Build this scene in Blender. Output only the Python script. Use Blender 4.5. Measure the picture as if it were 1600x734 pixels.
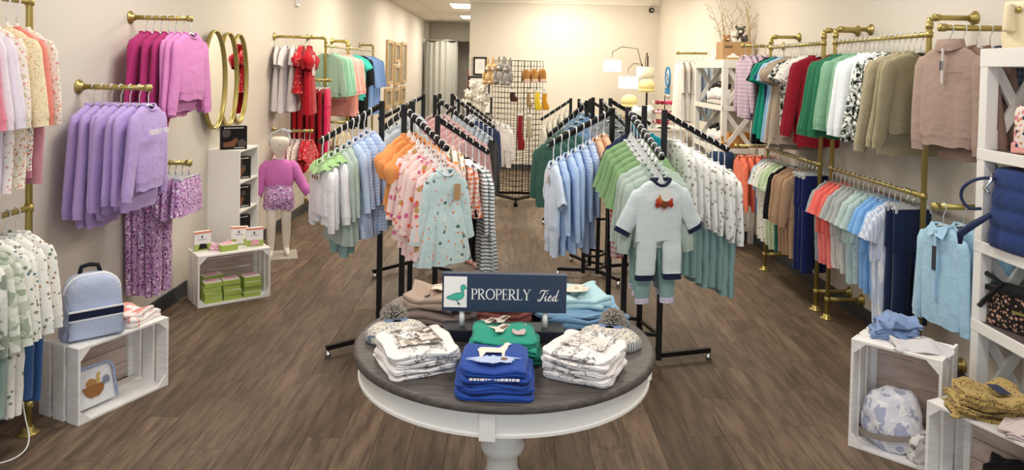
import bpy, math, random
from mathutils import Vector, Matrix, Euler

for o in list(bpy.data.objects):
    bpy.data.objects.remove(o, do_unlink=True)
S = bpy.context.scene
COL = S.collection
PI = math.pi
rad = math.radians

# ------------------------------------------------------------ camera
cam_d = bpy.data.cameras.new('camera')
cam = bpy.data.objects.new('camera', cam_d)
COL.objects.link(cam)
cam_d.sensor_width = 36.0
cam_d.lens = 1152 / 1600 * 36.0
cam_d.shift_x = 0.0035
cam_d.shift_y = -0.1431
cam_d.clip_start = 0.05
cam_d.clip_end = 200
cam.location = (0, 0, 1.88)
cam.rotation_euler = (Matrix.Rotation(PI/2 - rad(1.5), 3, 'X') @ Matrix.Rotation(rad(1.15), 3, 'Z')).to_euler()
S.camera = cam

# ------------------------------------------------------------ world, light, exposure
w = bpy.data.worlds.new('world')
S.world = w
w.use_nodes = True
bg = w.node_tree.nodes['Background']
bg.inputs[0].default_value = (0.80, 0.90, 1.0, 1)
bg.inputs[1].default_value = 1.0
S.view_settings.view_transform = 'Standard'
S.view_settings.look = 'None'
S.view_settings.gamma = 1.0
S.view_settings.use_curve_mapping = False
S.view_settings.exposure = 0.84

def area(name, loc, rot, sx, sy, power, col):
    l = bpy.data.lights.new(name, 'AREA')
    l.shape = 'RECTANGLE'; l.size = sx; l.size_y = sy
    l.energy = power; l.color = col
    o = bpy.data.objects.new(name, l)
    COL.objects.link(o)
    o.location = loc; o.rotation_euler = rot
    return o

# daylight coming in through the shop front behind the camera
area('storefront_daylight', (0.1, -1.75, 1.75), (rad(90), 0, PI), 5.0, 2.7, 520, (0.78, 0.885, 1.0))
# ceiling troffers out of view: bare area lamps under the tiles, no fixtures modelled
TROFFERS = [(x, y) for y in (1.6, 4.6, 7.6, 10.6) for x in (-1.3, 1.4)] + [(0.9, 12.5)]
for (x, y) in TROFFERS:
    area('troffer_light', (x, y, 3.27), (0, 0, 0), 0.56, 1.16, 22 if y < 6 else (29 if y < 9 else 37), (1.0, 0.95, 0.88) if y < 6 else (1.0, 0.91, 0.74))
for y in (15.2, 17.85, 20.9):
    area('hall_light', (-1.35, y, 3.27), (0, 0, 0), 0.56, 1.16, 26, (1.0, 0.93, 0.80))

# ------------------------------------------------------------ helpers
def tag(o, label=None, cat=None, group=None, kind=None):
    if label: o['label'] = label
    if cat: o['category'] = cat
    if group: o['group'] = group
    if kind: o['kind'] = kind
    return o

def empty(name, loc=(0, 0, 0), rz=0, label=None, cat=None, group=None, kind=None, parent=None):
    o = bpy.data.objects.new(name, None)
    o.empty_display_size = 0.05
    COL.objects.link(o)
    o.location = loc; o.rotation_euler = (0, 0, rz)
    if parent: o.parent = parent
    return tag(o, label, cat, group, kind)

def inst(name, me, parent=None, loc=(0, 0, 0), rz=0, scale=None):
    o = bpy.data.objects.new(name, me)
    COL.objects.link(o)
    o.location = loc; o.rotation_euler = (0, 0, rz)
    if scale: o.scale = scale
    if parent: o.parent = parent
    return o

def chaikin(p, n=2):
    p = [Vector(q) for q in p]
    for _ in range(n):
        o = [p[0]]
        for a, b in zip(p, p[1:]): o += [a.lerp(b, .25), a.lerp(b, .75)]
        p = o+[p[-1]]
    return p

def V3(*a):
    return Vector(a)

class MB:
    def __init__(s):
        s.v = []; s.f = []
    def quadbox(s, pts):
        b = len(s.v); s.v += [tuple(p) for p in pts]
        for q in ((0, 3, 2, 1), (4, 5, 6, 7), (0, 1, 5, 4), (1, 2, 6, 5), (2, 3, 7, 6), (3, 0, 4, 7)):
            s.f.append(tuple(b + i for i in q))
        return s
    def box(s, x0, x1, y0, y1, z0, z1):
        return s.quadbox([(x0, y0, z0), (x1, y0, z0), (x1, y1, z0), (x0, y1, z0), (x0, y0, z1), (x1, y0, z1), (x1, y1, z1), (x0, y1, z1)])
    def bar(s, a, b, wx, wy, up=(0, 0, 1)):
        a = Vector(a); b = Vector(b); d = (b - a).normalized(); u = Vector(up)
        if abs(d.dot(u)) > .99: u = Vector((0, 1, 0))
        x = d.cross(u).normalized(); y = x.cross(d).normalized()
        p = []
        for c in (a, b):
            for (i, j) in ((-1, -1), (1, -1), (1, 1), (-1, 1)):
                p.append(c + x * (i * wx / 2) + y * (j * wy / 2))
        return s.quadbox(p)
    def loft(s, rings, cap0=True, cap1=True, closed=True):
        b = len(s.v); n = len(rings[0])
        for r in rings: s.v += [tuple(p) for p in r]
        for i in range(len(rings) - 1):
            for j in range(n if closed else n - 1):
                k = (j + 1) % n
                s.f.append((b + i*n + j, b + i*n + k, b + (i+1)*n + k, b + (i+1)*n + j))
        if cap0: s.f.append(tuple(b + j for j in reversed(range(n))))
        if cap1: s.f.append(tuple(b + (len(rings)-1)*n + j for j in range(n)))
        return s
    def tube(s, path, r, n=8, cap=True):
        P = [Vector(p) for p in path]
        rr = r if isinstance(r, (list, tuple)) else [r] * len(P)
        rings = []; u = None
        for i, p in enumerate(P):
            d = (P[min(i+1, len(P)-1)] - P[max(i-1, 0)])
            if d.length < 1e-9: d = Vector((0, 0, 1))
            d.normalize()
            if u is None:
                u = Vector((0, 0, 1)) if abs(d.z) < .9 else Vector((0, 1, 0))
            u = (u - d * u.dot(d)).normalized(); x = d.cross(u)
            rings.append([p + (u * math.cos(2*PI*k/n) + x * math.sin(2*PI*k/n)) * rr[i] for k in range(n)])
        return s.loft(rings, cap, cap)
    def lathe(s, prof, n=20, c=(0, 0, 0), axis='z'):
        rings = []
        for (r, z) in prof:
            ring = []
            for k in range(n):
                a = 2*PI*k/n
                p = (r*math.cos(a), r*math.sin(a), z)
                if axis == 'y': p = (p[0], p[2], -p[1])
                if axis == 'x': p = (p[2], p[0], p[1])
                ring.append((p[0]+c[0], p[1]+c[1], p[2]+c[2]))
            rings.append(ring)
        return s.loft(rings)
    def ball(s, c, r, n=10, m=7, jit=0, rng=None):
        rx, ry, rz = r if isinstance(r, (list, tuple)) else (r, r, r)
        rings = []
        for i in range(m + 1):
            t = PI * (i / m) * .98 + PI*.01
            ring = []
            for k in range(n):
                a = 2*PI*k/n; q = 1 + (rng.uniform(-jit, jit) if rng else 0)
                ring.append((c[0]+rx*q*math.sin(t)*math.cos(a), c[1]+ry*q*math.sin(t)*math.sin(a), c[2]-rz*q*math.cos(t)))
            rings.append(ring)
        return s.loft(rings)
    def softprism(s, outline, y0, y1, ins, bulge=0.0):
        # outline in local x,z ; extruded along y with rounded rims
        cx = sum(p[0] for p in outline)/len(outline); cz = sum(p[1] for p in outline)/len(outline)
        def ring(y, k):
            o = []
            for (x, z) in outline:
                dx, dz = x-cx, z-cz; l = math.hypot(dx, dz) or 1
                q = max(0, l-k)/l
                o.append((cx+dx*q, y, cz+dz*q))
            return o
        R = [ring(y0-bulge, ins*6), ring(y0-bulge*.6, ins*2.5), ring(y0, ins), ring(y0+ins*.5, ins*.25), ring(y0+ins*1.3, 0), ring(y1-ins*1.3, 0), ring(y1-ins*.5, ins*.25), ring(y1, ins), ring(y1+bulge, ins*6)]
        return s.loft(R)
    def ribbon(s, pts, ws, y, t=.002):
        # flat stroke in x,z at depth y with thickness t
        n = len(pts); fr = []; bk = []
        for i in range(n):
            a = pts[max(i-1, 0)]; c = pts[min(i+1, n-1)]
            dx, dz = c[0]-a[0], c[1]-a[1]; l = math.hypot(dx, dz) or 1
            nx, nz = -dz/l, dx/l; h = (ws[i] if isinstance(ws, (list, tuple)) else ws)/2
            fr.append(((pts[i][0]+nx*h, pts[i][1]+nz*h), (pts[i][0]-nx*h, pts[i][1]-nz*h)))
        for i in range(n-1):
            (a, b), (d, c) = fr[i], fr[i+1]
            s.quadbox([(p[0], y, p[1]) for p in (a, b, c, d)] + [(p[0], y+t, p[1]) for p in (a, b, c, d)])
        return s
    def xf(s, M):
        s.v = [tuple(M @ Vector(p)) for p in s.v]
        return s
    def mesh(s, name, mat, smooth=False):
        me = bpy.data.meshes.new(name)
        me.from_pydata(s.v, [], s.f)
        if smooth:
            me.polygons.foreach_set('use_smooth', [True]*len(me.polygons))
        if mat: me.materials.append(mat)
        me.update()
        return me
    def build(s, name, mat, parent=None, smooth=False, loc=(0, 0, 0), rz=0, bevel=0):
        o = inst(name, s.mesh(name, mat, smooth), parent, loc, rz)
        if bevel:
            b = o.modifiers.new('bevel', 'BEVEL'); b.width = bevel; b.segments = 2; b.limit_method = 'ANGLE'
        return o

# ------------------------------------------------------------ materials
def srgb(h):
    c = [int(h[i:i+2], 16)/255 for i in (0, 2, 4)]
    return tuple(x/12.92 if x <= .04045 else ((x+.055)/1.055)**2.4 for x in c) + (1,)

class NT:
    def __init__(s, name):
        s.m = bpy.data.materials.new(name); s.m.use_nodes = True
        s.t = s.m.node_tree; s.n = s.t.nodes; s.l = s.t.links
        s.b = s.n['Principled BSDF']
    def node(s, typ, **kw):
        n = s.n.new(typ)
        for k, v in kw.items(): setattr(n, k, v)
        return n
    def link(s, a, b): s.l.new(a, b)
    def val(s, sock, v):
        if hasattr(v, 'is_linked') or hasattr(v, 'links'): s.l.new(v, sock)
        else: sock.default_value = v
    def math(s, op, a, b=0.0, c=0.0):
        n = s.node('ShaderNodeMath', operation=op)
        s.val(n.inputs[0], a); s.val(n.inputs[1], b); s.val(n.inputs[2], c)
        return n.outputs[0]
    def mix(s, f, a, b):
        n = s.node('ShaderNodeMix', data_type='RGBA')
        s.val(n.inputs[0], f); s.val(n.inputs[6], a); s.val(n.inputs[7], b)
        return n.outputs[2]
    def coord(s, kind='Object', scale=(1, 1, 1), off=(0, 0, 0)):
        tc = s.node('ShaderNodeTexCoord'); mp = s.node('ShaderNodeMapping')
        s.link(tc.outputs[kind], mp.inputs[0])
        mp.inputs['Scale'].default_value = scale; mp.inputs['Location'].default_value = off
        return mp.outputs[0]
    def noise(s, vec, scale, detail=3, rough=.5):
        n = s.node('ShaderNodeTexNoise'); s.link(vec, n.inputs['Vector'])
        n.inputs['Scale'].default_value = scale; n.inputs['Detail'].default_value = detail; n.inputs['Roughness'].default_value = rough
        return n.outputs['Fac']
    def voro(s, vec, scale, feature='F1', rnd=1.0):
        n = s.node('ShaderNodeTexVoronoi', feature=feature); s.link(vec, n.inputs['Vector'])
        n.inputs['Scale'].default_value = scale; n.inputs['Randomness'].default_value = rnd
        return n
    def step(s, v, lo, hi):
        n = s.node('ShaderNodeMapRange'); n.interpolation_type = 'SMOOTHSTEP'
        s.link(v, n.inputs[0]); n.inputs[1].default_value = lo; n.inputs[2].default_value = hi
        return n.outputs[0]
    def bump(s, h, strength=.3, dist=.01):
        n = s.node('ShaderNodeBump'); n.inputs['Strength'].default_value = strength; n.inputs['Distance'].default_value = dist
        s.link(h, n.inputs['Height']); s.link(n.outputs[0], s.b.inputs['Normal'])
    def set(s, **kw):
        for k, v in kw.items():
            i = s.b.inputs[k.replace('_', ' ')]
            s.val(i, v)
        return s

def plain(name, h, rough=.5, metal=0.0, bump=0, bscale=40, **kw):
    t = NT(name); t.set(Base_Color=srgb(h), Roughness=rough, Metallic=metal)
    if bump: t.bump(t.noise(t.coord(), bscale, 4), bump, .004)
    if kw: t.set(**kw)
    return t.m

_cl = {}
def cloth(h, pat=None, *a):
    key = (h, pat) + tuple(a)
    if key in _cl: return _cl[key]
    t = NT('cloth_' + (pat or 'plain'))
    vec = t.coord()
    sep = t.node('ShaderNodeSeparateXYZ'); t.link(vec, sep.inputs[0])
    X, Y, Z = sep.outputs
    base = srgb(h); col = None
    info = t.node('ShaderNodeObjectInfo')
    def rvec(sc=1):
        mp = t.node('ShaderNodeVectorMath', operation='ADD'); t.link(vec, mp.inputs[0])
        cmb = t.node('ShaderNodeCombineXYZ'); 
        for i in range(3): t.link(t.math('MULTIPLY', info.outputs['Random'], 7.3*(i+1)), cmb.inputs[i])
        t.link(cmb.outputs[0], mp.inputs[1]); return mp.outputs[0]
    XY = t.math('ADD', X, t.math('MULTIPLY', Y, .9))
    if pat == 'stripe':        # a = c2, freq, axis
        v = Z if a[2] == 'z' else XY
        fr = t.math('FRACT', t.math('MULTIPLY', v, a[1]))
        col = t.mix(t.math('GREATER_THAN', fr, a[3] if len(a) > 3 else .5), base, srgb(a[0]))
    elif pat == 'gingham':
        f1 = t.math('GREATER_THAN', t.math('FRACT', t.math('MULTIPLY', XY, a[1])), .5)
        f2 = t.math('GREATER_THAN', t.math('FRACT', t.math('MULTIPLY', Z, a[1])), .5)
        col = t.mix(t.math('MULTIPLY', t.math('ADD', f1, f2), .5), base, srgb(a[0]))
    elif pat == 'spots':       # a = colours..., scale, radius
        cols = a[:-2]; sc, r = a[-2:]
        rv = rvec(); col = base
        for i, c in enumerate(cols):
            mp = t.node('ShaderNodeVectorMath', operation='ADD'); t.link(rv, mp.inputs[0]); mp.inputs[1].default_value = (i*.37, i*.81, i*.53)
            vo = t.voro(mp.outputs[0], sc*(1+.35*i))
            edge = t.math('ADD', vo.outputs['Distance'], t.math('MULTIPLY', t.noise(rv, sc*3.1, 1), .25))
            col = t.mix(t.math('SUBTRACT', 1.0, t.step(edge, r+.20, r+.25)), col, srgb(c))
    elif pat == 'leopard':
        rv = rvec(); vo = t.voro(rv, a[1], 'F1')
        d = t.math('ADD', vo.outputs['Distance'], t.math('MULTIPLY', t.noise(rv, a[1]*2.2, 1), .35))
        ring = t.math('MULTIPLY', t.step(d, .36, .42), t.math('SUBTRACT', 1.0, t.step(d, .55, .62)))
        col = t.mix(ring, base, srgb(a[0]))
    elif pat == 'camo':
        rv = rvec(); n1 = t.noise(rv, a[2], 1)
        col = t.mix(t.step(n1, .5, .52), base, srgb(a[0]))
        n2 = t.noise(rv, a[2]*1.4, 1)
        col = t.mix(t.step(n2, .56, .58), col, srgb(a[1]))
    elif pat == 'chevron':
        tri = t.math('PINGPONG', t.math('MULTIPLY', XY, a[1]), .5)
        fr = t.math('FRACT', t.math('ADD', t.math('MULTIPLY', Y, a[1]*.55), tri))
        col = t.mix(t.math('GREATER_THAN', fr, .5), base, srgb(a[0]))
    elif pat == 'sketch':      # loose ink drawing
        rv = rvec(); n1 = t.noise(rv, a[1], 6, .75)
        col = t.mix(t.math('SUBTRACT', 1.0, t.step(t.math('ABSOLUTE', t.math('SUBTRACT', n1, .5)), .008, .03)), base, srgb(a[0]))
        msk = t.math('MULTIPLY', t.math('LESS_THAN', t.math('ABSOLUTE', X), .085), t.step(t.noise(rv, 9, 1), .3, .5))
        col = t.mix(msk, base, col)
    elif pat == 'heather':
        col = t.mix(t.noise(rvec(), 160, 2, .8), base, srgb(a[0]))
    if col is None:
        col = t.mix(t.math('MULTIPLY', info.outputs['Random'], .12), base, (base[0]*.7, base[1]*.7, base[2]*.72, 1))
    t.val(t.b.inputs['Base Color'], col)
    t.set(Roughness=.88)
    t.b.inputs['Specular IOR Level'].default_value = .2
    t.b.inputs['Sheen Weight'].default_value = .12
    t.bump(t.noise(rvec(), 13, 4, .6), .45, .022)
    _cl[key] = t.m
    return t.m

GOLD = NT('brass_paint'); GOLD.set(Base_Color=srgb('B3A25E'), Metallic=.6, Roughness=.32); GOLD.bump(GOLD.noise(GOLD.coord(), 60, 2), .05, .002); GOLD = GOLD.m
BLACK = plain('black_steel', '0E0E10', .42, .2)
CHROME = plain('chrome', 'D8DADC', .15, 1.0)
WHITEP = plain('white_paint', 'F1EFEA', .45, bump=.08, bscale=30)
WHITEPL = plain('white_plastic', 'F6F6F6', .35)
CLEARPL = plain('clear_plastic', 'F4F6F8', .15, Transmission_Weight=.3, IOR=1.3)
def wood(name, c1, c2, sc=(2, 26, 26), rough=.5):
    t = NT(name); v = t.coord(scale=sc)
    n = t.noise(v, 2.0, 6, .65)
    t.val(t.b.inputs['Base Color'], t.mix(t.step(n, .3, .7), srgb(c1), srgb(c2))); t.set(Roughness=rough)
    t.bump(n, .15, .003)
    return t.m
WASHED = wood('whitewashed_pine', 'F8F7F6', 'ECE8E2', (5, 5, 40))
RAWPINE = wood('pale_pine', 'D9C7BD', 'BFA79C', (3, 20, 20))
DARKTOP = wood('weathered_grey_wood', '5B5450', '3B3532', (3, 40, 40), .5)
KRAFT = plain('kraft_card', 'BB9468', .8)
WALLM = NT('greige_wall_paint'); WALLM.set(Base_Color=srgb('D8D1C6'), Roughness=.75); WALLM.bump(WALLM.noise(WALLM.coord(), 90, 3), .06, .002); WALLM = WALLM.m
BASEM = plain('charcoal_vinyl_base', '3A3D40', .5)

def plank_mat():
    t = NT('vinyl_plank'); info = t.node('ShaderNodeObjectInfo')
    tc = t.node('ShaderNodeTexCoord')
    off = t.node('ShaderNodeCombineXYZ')
    t.link(t.math('MULTIPLY', info.outputs['Random'], 31.0), off.inputs[0]); t.link(t.math('MULTIPLY', info.outputs['Random'], 17.0), off.inputs[1])
    ad = t.node('ShaderNodeVectorMath', operation='ADD'); t.link(tc.outputs['Object'], ad.inputs[0]); t.link(off.outputs[0], ad.inputs[1])
    mp = t.node('ShaderNodeMapping'); t.link(ad.outputs[0], mp.inputs[0]); mp.inputs['Scale'].default_value = (9, 1.1, 1)
    n1 = t.noise(mp.outputs[0], 2.2, 8, .62)
    mp2 = t.node('ShaderNodeMapping'); t.link(ad.outputs[0], mp2.inputs[0]); mp2.inputs['Scale'].default_value = (60, 2.5, 1)
    n2 = t.noise(mp2.outputs[0], 2.0, 4, .7)
    c = t.mix(t.step(n1, .32, .7), srgb('514235'), srgb('826D5A'))
    c = t.mix(t.math('MULTIPLY', t.step(n2, .45, .75), .4), c, srgb('9E8971'))
    c = t.mix(t.math('MULTIPLY', info.outputs['Random'], .55), c, srgb('43352B'))
    t.val(t.b.inputs['Base Color'], c)
    t.set(Roughness=.5); t.b.inputs['Specular IOR Level'].default_value = .35
    t.bump(n2, .12, .002)
    return t.m
PLANK = plank_mat()

# ------------------------------------------------------------ room shell
XL, XR, YF, YB, ZC = -2.6, 2.77, -1.6, 13.75, 3.30
YH = 25.2
def struct(name, mb, mat, label, bevel=0):
    return tag(mb.build(name, mat, bevel=bevel), label, None, None, 'structure')
fl = struct('floor', MB().box(XL-.1, XR+.1, YF, YH, -.06, -.004), plain('floor_joint', '2B241F', .8), 'dark brown wood-look vinyl plank floor of the shop')
PW = (XR-XL)/30; PLN = 1.22
pk = MB().box(-PW/2+.0009, PW/2-.0009, -PLN/2+.0009, PLN/2-.0009, -.004, 0).mesh('plank', PLANK)
rnd = random.Random(3)
planks = []
for i in range(30):
    off = (i*0.37 % 1) * PLN
    y = YF - PLN + off
    while y < YH:
        planks.append((XL + PW*(i+.5), y + PLN/2)); y += PLN
near = sorted([p for p in planks if p[1] > 3.1], key=lambda p: p[1])[:298]
ns = set(near)
for p in near:
    inst('plank', pk, fl, (p[0], p[1], 0))
rest = MB()
for p in planks:
    if p not in ns:
        rest.box(p[0]-PW/2+.001, p[0]+PW/2-.001, max(YF, p[1]-PLN/2+.001), min(YH, p[1]+PLN/2-.001), -.004, 0)
tag(rest.build('plank_field', PLANK, fl), kind='stuff')
struct('wall_left', MB().box(XL-.12, XL, YF, YH, 0, ZC), WALLM, 'long greige painted wall on the left')
struct('wall_right', MB().box(XR, XR+.12, YF, YB+.1, 0, ZC), WALLM, 'long greige painted wall on the right')
struct('wall_back', MB().box(-.74, XR, YB, YB+.14, 0, ZC), WALLM, 'cream painted wall closing the back of the shop')
struct('wall_hall', MB().box(-.74, -.60, YB+.14, YH, 0, ZC), WALLM, 'side wall of the passage behind the shop')
struct('wall_end', MB().box(XL, -.60, YH, YH+.1, 0, ZC), WALLM, 'far end wall of the passage')
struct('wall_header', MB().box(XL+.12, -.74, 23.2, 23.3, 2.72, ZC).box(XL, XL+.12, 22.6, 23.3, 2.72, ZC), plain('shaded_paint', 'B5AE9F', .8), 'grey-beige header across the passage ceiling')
struct('baseboard_left', MB().box(XL, XL+.012, YF, YH, 0, .105).box(XL+.012, XL+.022, YF, YH, 0, .018), BASEM, 'charcoal vinyl base along the left wall')
struct('baseboard_right', MB().box(XR-.012, XR, YF, YB, 0, .105).box(XR-.022, XR-.012, YF, YB, 0, .018), BASEM, 'charcoal vinyl base along the right wall')
struct('baseboard_back', MB().box(-.74, XR-.02, YB-.012, YB, 0, .105), BASEM, 'charcoal vinyl base along the back wall')
struct('trim_1', MB().box(-.75, XR, YB-.05, YB, 3.15, 3.30).box(-.75, XR, YB-.025, YB, 3.11, 3.15), plain('trim_white', 'F2EEE2', .5), 'white crown moulding along the back wall', .006)
# ceiling: grid slab with tiles over the passage that the photograph shows
ce = struct('ceiling', MB().box(XL-.1, XR+.1, YF, YH, ZC, ZC+.08), plain('ceiling_grid', 'D9D3C6', .8), 'suspended ceiling with square tiles')
tl = MB().box(-.296, .296, -.596, .596, -.012, 0).mesh('ceiling_tile', plain('ceiling_tile', 'CFC8B9', .9, bump=.3, bscale=120))
for i in range(3):
    for j in range(8):
        y = 14.4 + j*1.2
        if i == 2 and j in (2, 5): continue
        inst('ceiling_tile', tl, ce, (XL+.32+i*.62, y, ZC))
for i in range(8):
    for j in range(10):
        inst('ceiling_tile', tl, ce, (XL+.36+i*.664, 1.0+j*1.22+.0, ZC))
# shop front behind the camera
wf = struct('wall_front', MB().box(XL-.1, XR+.1, YF-.12, YF, 0, .35).box(XL-.1, XR+.1, YF-.12, YF, 3.1, ZC).box(XL-.1, XL+.15, YF-.12, YF, .35, 3.1).box(XR-.15, XR+.1, YF-.12, YF, .35, 3.1), WALLM, 'shop front wall around the display window')
fr = MB()
for x in (XL+.15, -.9, .9, XR-.15): fr.box(x-.03, x+.03, YF-.09, YF-.03, .35, 3.1)
fr.box(XL+.15, XR-.15, YF-.09, YF-.03, .35, .41).box(XL+.15, XR-.15, YF-.09, YF-.03, 3.04, 3.1)
struct('window_1', fr, BLACK, 'black metal frame of the shop front window')
DIFF = NT('lit_diffuser'); DIFF.set(Base_Color=(1, 1, 1, 1)); DIFF.b.inputs['Emission Color'].default_value = (1, .96, .88, 1); DIFF.b.inputs['Emission Strength'].default_value = 4; DIFF = DIFF.m
for k, (x, y) in enumerate([(XL+.32+2*.62, 16.8), (XL+.32+2*.62, 20.4)]):
    t = empty('ceiling_light', (x, y, ZC), 0, ['lit white ceiling panel nearest in the passage', 'farther lit ceiling panel deep in the passage'][k], 'ceiling light', 'passage ceiling lights')
    MB().box(-.29, .29, -.59, .59, -.012, 0).build('diffuser', DIFF, t)
    MB().box(-.3, -.29, -.6, .6, -.016, 0).box(.29, .3, -.6, .6, -.016, 0).box(-.3, .3, -.6, -.59, -.016, 0).box(-.3, .3, .59, .6, -.016, 0).build('frame', WHITEP, t)
# ------------------------------------------------------------ garments
def poly(outline, y, t=.001):
    m = MB(); n = len(outline)
    m.v = [(x, y, z) for x, z in outline] + [(x, y+t, z) for x, z in outline]
    m.f = [tuple(range(n)), tuple(range(2*n-1, n-1, -1))] + [(i, i+n, (i+1) % n + n, (i+1) % n) for i in range(n)]
    return m
ORD = ['first', 'second', 'third', 'fourth', 'fifth', 'sixth', 'seventh', 'eighth', 'ninth', 'tenth', 'eleventh', 'twelfth', 'thirteenth', 'fourteenth', 'fifteenth', 'sixteenth', 'seventeenth', 'eighteenth', 'nineteenth', 'twentieth', 'twenty-first', 'twenty-second', 'twenty-third', 'twenty-fourth']
R = random.Random(11)

def ring(hw, hd, z, n=28, fold=0.0, k=5, ph=0.0, ex=.8, cx=0.0, cy=0.0, scoop=0.0, zf=0.0):
    o = []
    for i in range(n):
        a = 2*PI*i/n; c, s = math.cos(a), math.sin(a)
        q = 1 + fold*math.sin(k*a+ph) + fold*.5*math.sin((k+3)*a+ph*1.7)
        x = hw*math.copysign(abs(c)**ex, c)*(1+.12*fold*math.sin(k*a+ph)); y = hd*math.copysign(abs(s)**ex, s)*q
        zz = z + zf*math.sin(k*a+ph)
        if scoop: zz -= scoop*(max(0, -s)*.9 + .1)*(1-abs(c)**2)
        o.append((cx+x, cy+y, zz))
    return o

Z0 = {'white': -.135, 'clear': -.100, 'clip': -.105}
HOOK = lambda z0: [(0, 0, z0), (0, 0, -.045), (.012, 0, -.028), (.020, 0, -.010), (.020, 0, .006), (.010, 0, .019), (-.008, 0, .020), (-.019, 0, .008), (-.019, 0, -.004)]
def hanger_mesh(kind):
    arms = MB(); z = Z0[kind]
    if kind == 'white':      # broad flat plastic hanger
        out = [(-.155, z-.075), (-.13, z-.062), (-.06, z-.04), (-.02, z-.008), (0, z+.03), (.02, z-.008), (.06, z-.04), (.13, z-.062), (.155, z-.075)]
        low = [(-.155, z-.085), (-.13, z-.080), (-.06, z-.070), (-.02, z-.060), (0, z-.055), (.02, z-.060), (.06, z-.070), (.13, z-.080), (.155, z-.085)]
        n = len(out)
        arms.v = [(x, -.004, q) for x, q in out+low] + [(x, .004, q) for x, q in out+low]
        for i in range(n-1):
            arms.f += [(i, n+i, n+i+1, i+1), (2*n+i, 2*n+i+1, 3*n+i+1, 3*n+i), (i, i+1, 2*n+i+1, 2*n+i), (n+i, 3*n+i, 3*n+i+1, n+i+1)]
    else:
        r = .0048
        arms.tube([(-.155, 0, z-.067), (-.12, 0, z-.036), (-.05, 0, z-.012), (0, 0, z), (.05, 0, z-.012), (.12, 0, z-.036), (.155, 0, z-.067)], [r, r, r*1.3, r*1.5, r*1.3, r, r], 6)
        arms.tube([(-.155, 0, z-.067), (0, 0, z-.062), (.155, 0, z-.067)], r*.7, 6)
    hk = MB().tube(HOOK(z+(.025 if kind == 'white' else 0)), .0045 if kind == 'white' else .0034, 6)
    return arms, hk
HG = {}
for kd, m in (('white', WHITEPL), ('clear', CLEARPL)):
    a, h = hanger_mesh(kd)
    HG[kd] = (a.mesh('hanger', m, kd == 'clear'), h.mesh('hook', WHITEPL if kd == 'white' else CLEARPL, True))
cl = MB().box(-.14, .14, -.006, .006, -.1, -.088)
HG['clip'] = (cl.mesh('hanger', CLEARPL), MB().tube(HOOK(-.09), .0034, 6).mesh('hook', CHROME, True))
CLIP = MB().box(-.012, .012, -.011, .011, -.125, -.082).mesh('clip', CLEARPL)

def top_body(mb, g, rng):
    sh, bw, L = g['sh'], g.get('bw', g['sh']*.93), g['L']
    nw = g.get('nw', .062); ph = rng.uniform(0, 6); k = rng.choice((5, 6, 7)); kw = rng.choice((9, 10, 11)); fl = g.get('flare', 0.0)
    fa = g.get('fold', .16); hd = g.get('hd', .03); z0 = g['z0']; sc = g.get('scoop', .035)
    sway = rng.uniform(-.012, .012)
    rr = [ring(nw, .022, z0, scoop=sc), ring(nw+.012, .027, z0-.008, scoop=sc*1.0),
          ring(nw+.045, .028, z0-.022, scoop=sc*.35), ring(sh*.8, .026, z0-.036), ring(sh*.98, .026, z0-.058), ring(sh, .03, z0-.085)]
    wz = g.get('waist'); m = 11
    for i in range(1, m+1):
        t = i/m; z = z0-.085-(L-.085)*t
        if wz:
            tw = (wz-.085)/(L-.085)
            if t < tw: u = t/tw; hw = sh*.98+(g['ww']-sh*.98)*u; d = hd*(1+.1*u); f = fa*.5*u
            else: u = (t-tw)/(1-tw); hw = g['ww']+(bw+fl-g['ww'])*u**.7; d = hd*(1.1+g.get('fd', .9)*u**.7); f = fa*(.8+.9*u)
        else:
            hw = sh+(bw+fl-sh)*t; d = hd*.88*(1+.25*math.sin(PI*t)+.3*fl/.05*t if fl else 1+.35*math.sin(PI*t*.8)); f = fa*(.25+.75*t)
            if g.get('romper'): d = hd*(1.15-.35*t); f = fa*.3*t
        rr.append(ring(hw, d, z, n=28, fold=f, k=k if not wz else kw, ph=ph+t*.5*(0 if wz else 1), cx=sway*t, zf=(.006 if i == m else 0)))
    mb.loft(rr, False, False)
    return rr

def sleeve(mb, g, sd, rng, cuff=None):
    sh = g['sh']; ty = g['sleeve']; z0 = g['z0']
    ang = g.get('sang', .16) + rng.uniform(-.04, .05); dx = math.sin(ang); dz = -math.cos(ang)
    sl = g.get('slen', .38 if ty == 'long' else .15); r0 = g.get('sr', .062); r1 = g.get('sr1', .042 if ty == 'long' else .07)
    px, pz = sh-.042, z0-.068; yb = rng.uniform(-.012, .012)
    path = [(px, pz+.004, .022), (px+.022, pz-.018, r0*.82)]
    m = 7 if ty == 'long' else 5
    for i in range(m):
        t = i/(m-1)
        if ty == 'puff': rr_ = r0*(1.0+.75*math.sin(PI*min(1, t*1.15)))*(1 if t < .9 else .9)
        else: rr_ = r0+(r1-r0)*t
        path.append((px+.026+dx*sl*t, pz-.045+dz*sl*t, rr_))
    rings = []; k = rng.choice((3, 4)); ph = rng.uniform(0, 6)
    for i, (x, z, r) in enumerate(path):
        d = (dx, dz) if i > 1 else ((.9, -.45) if i == 0 else (.55, -.83))
        n_ = (-d[1], d[0]); ring_ = []
        N = 12; t = i/(len(path)-1)
        for j in range(N):
            a = 2*PI*j/N
            q = 1+.17*t*math.sin(k*a+ph+t*4)
            u = r*math.cos(a)*q; v = r*(.40 if ty != 'puff' else .62)*math.sin(a)*q
            ring_.append((sd*(x+n_[0]*u), v+yb*t, z+n_[1]*u))
        rings.append(ring_ if sd > 0 else ring_[::-1])
    mb.loft(rings, False, False)
    return rings

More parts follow.
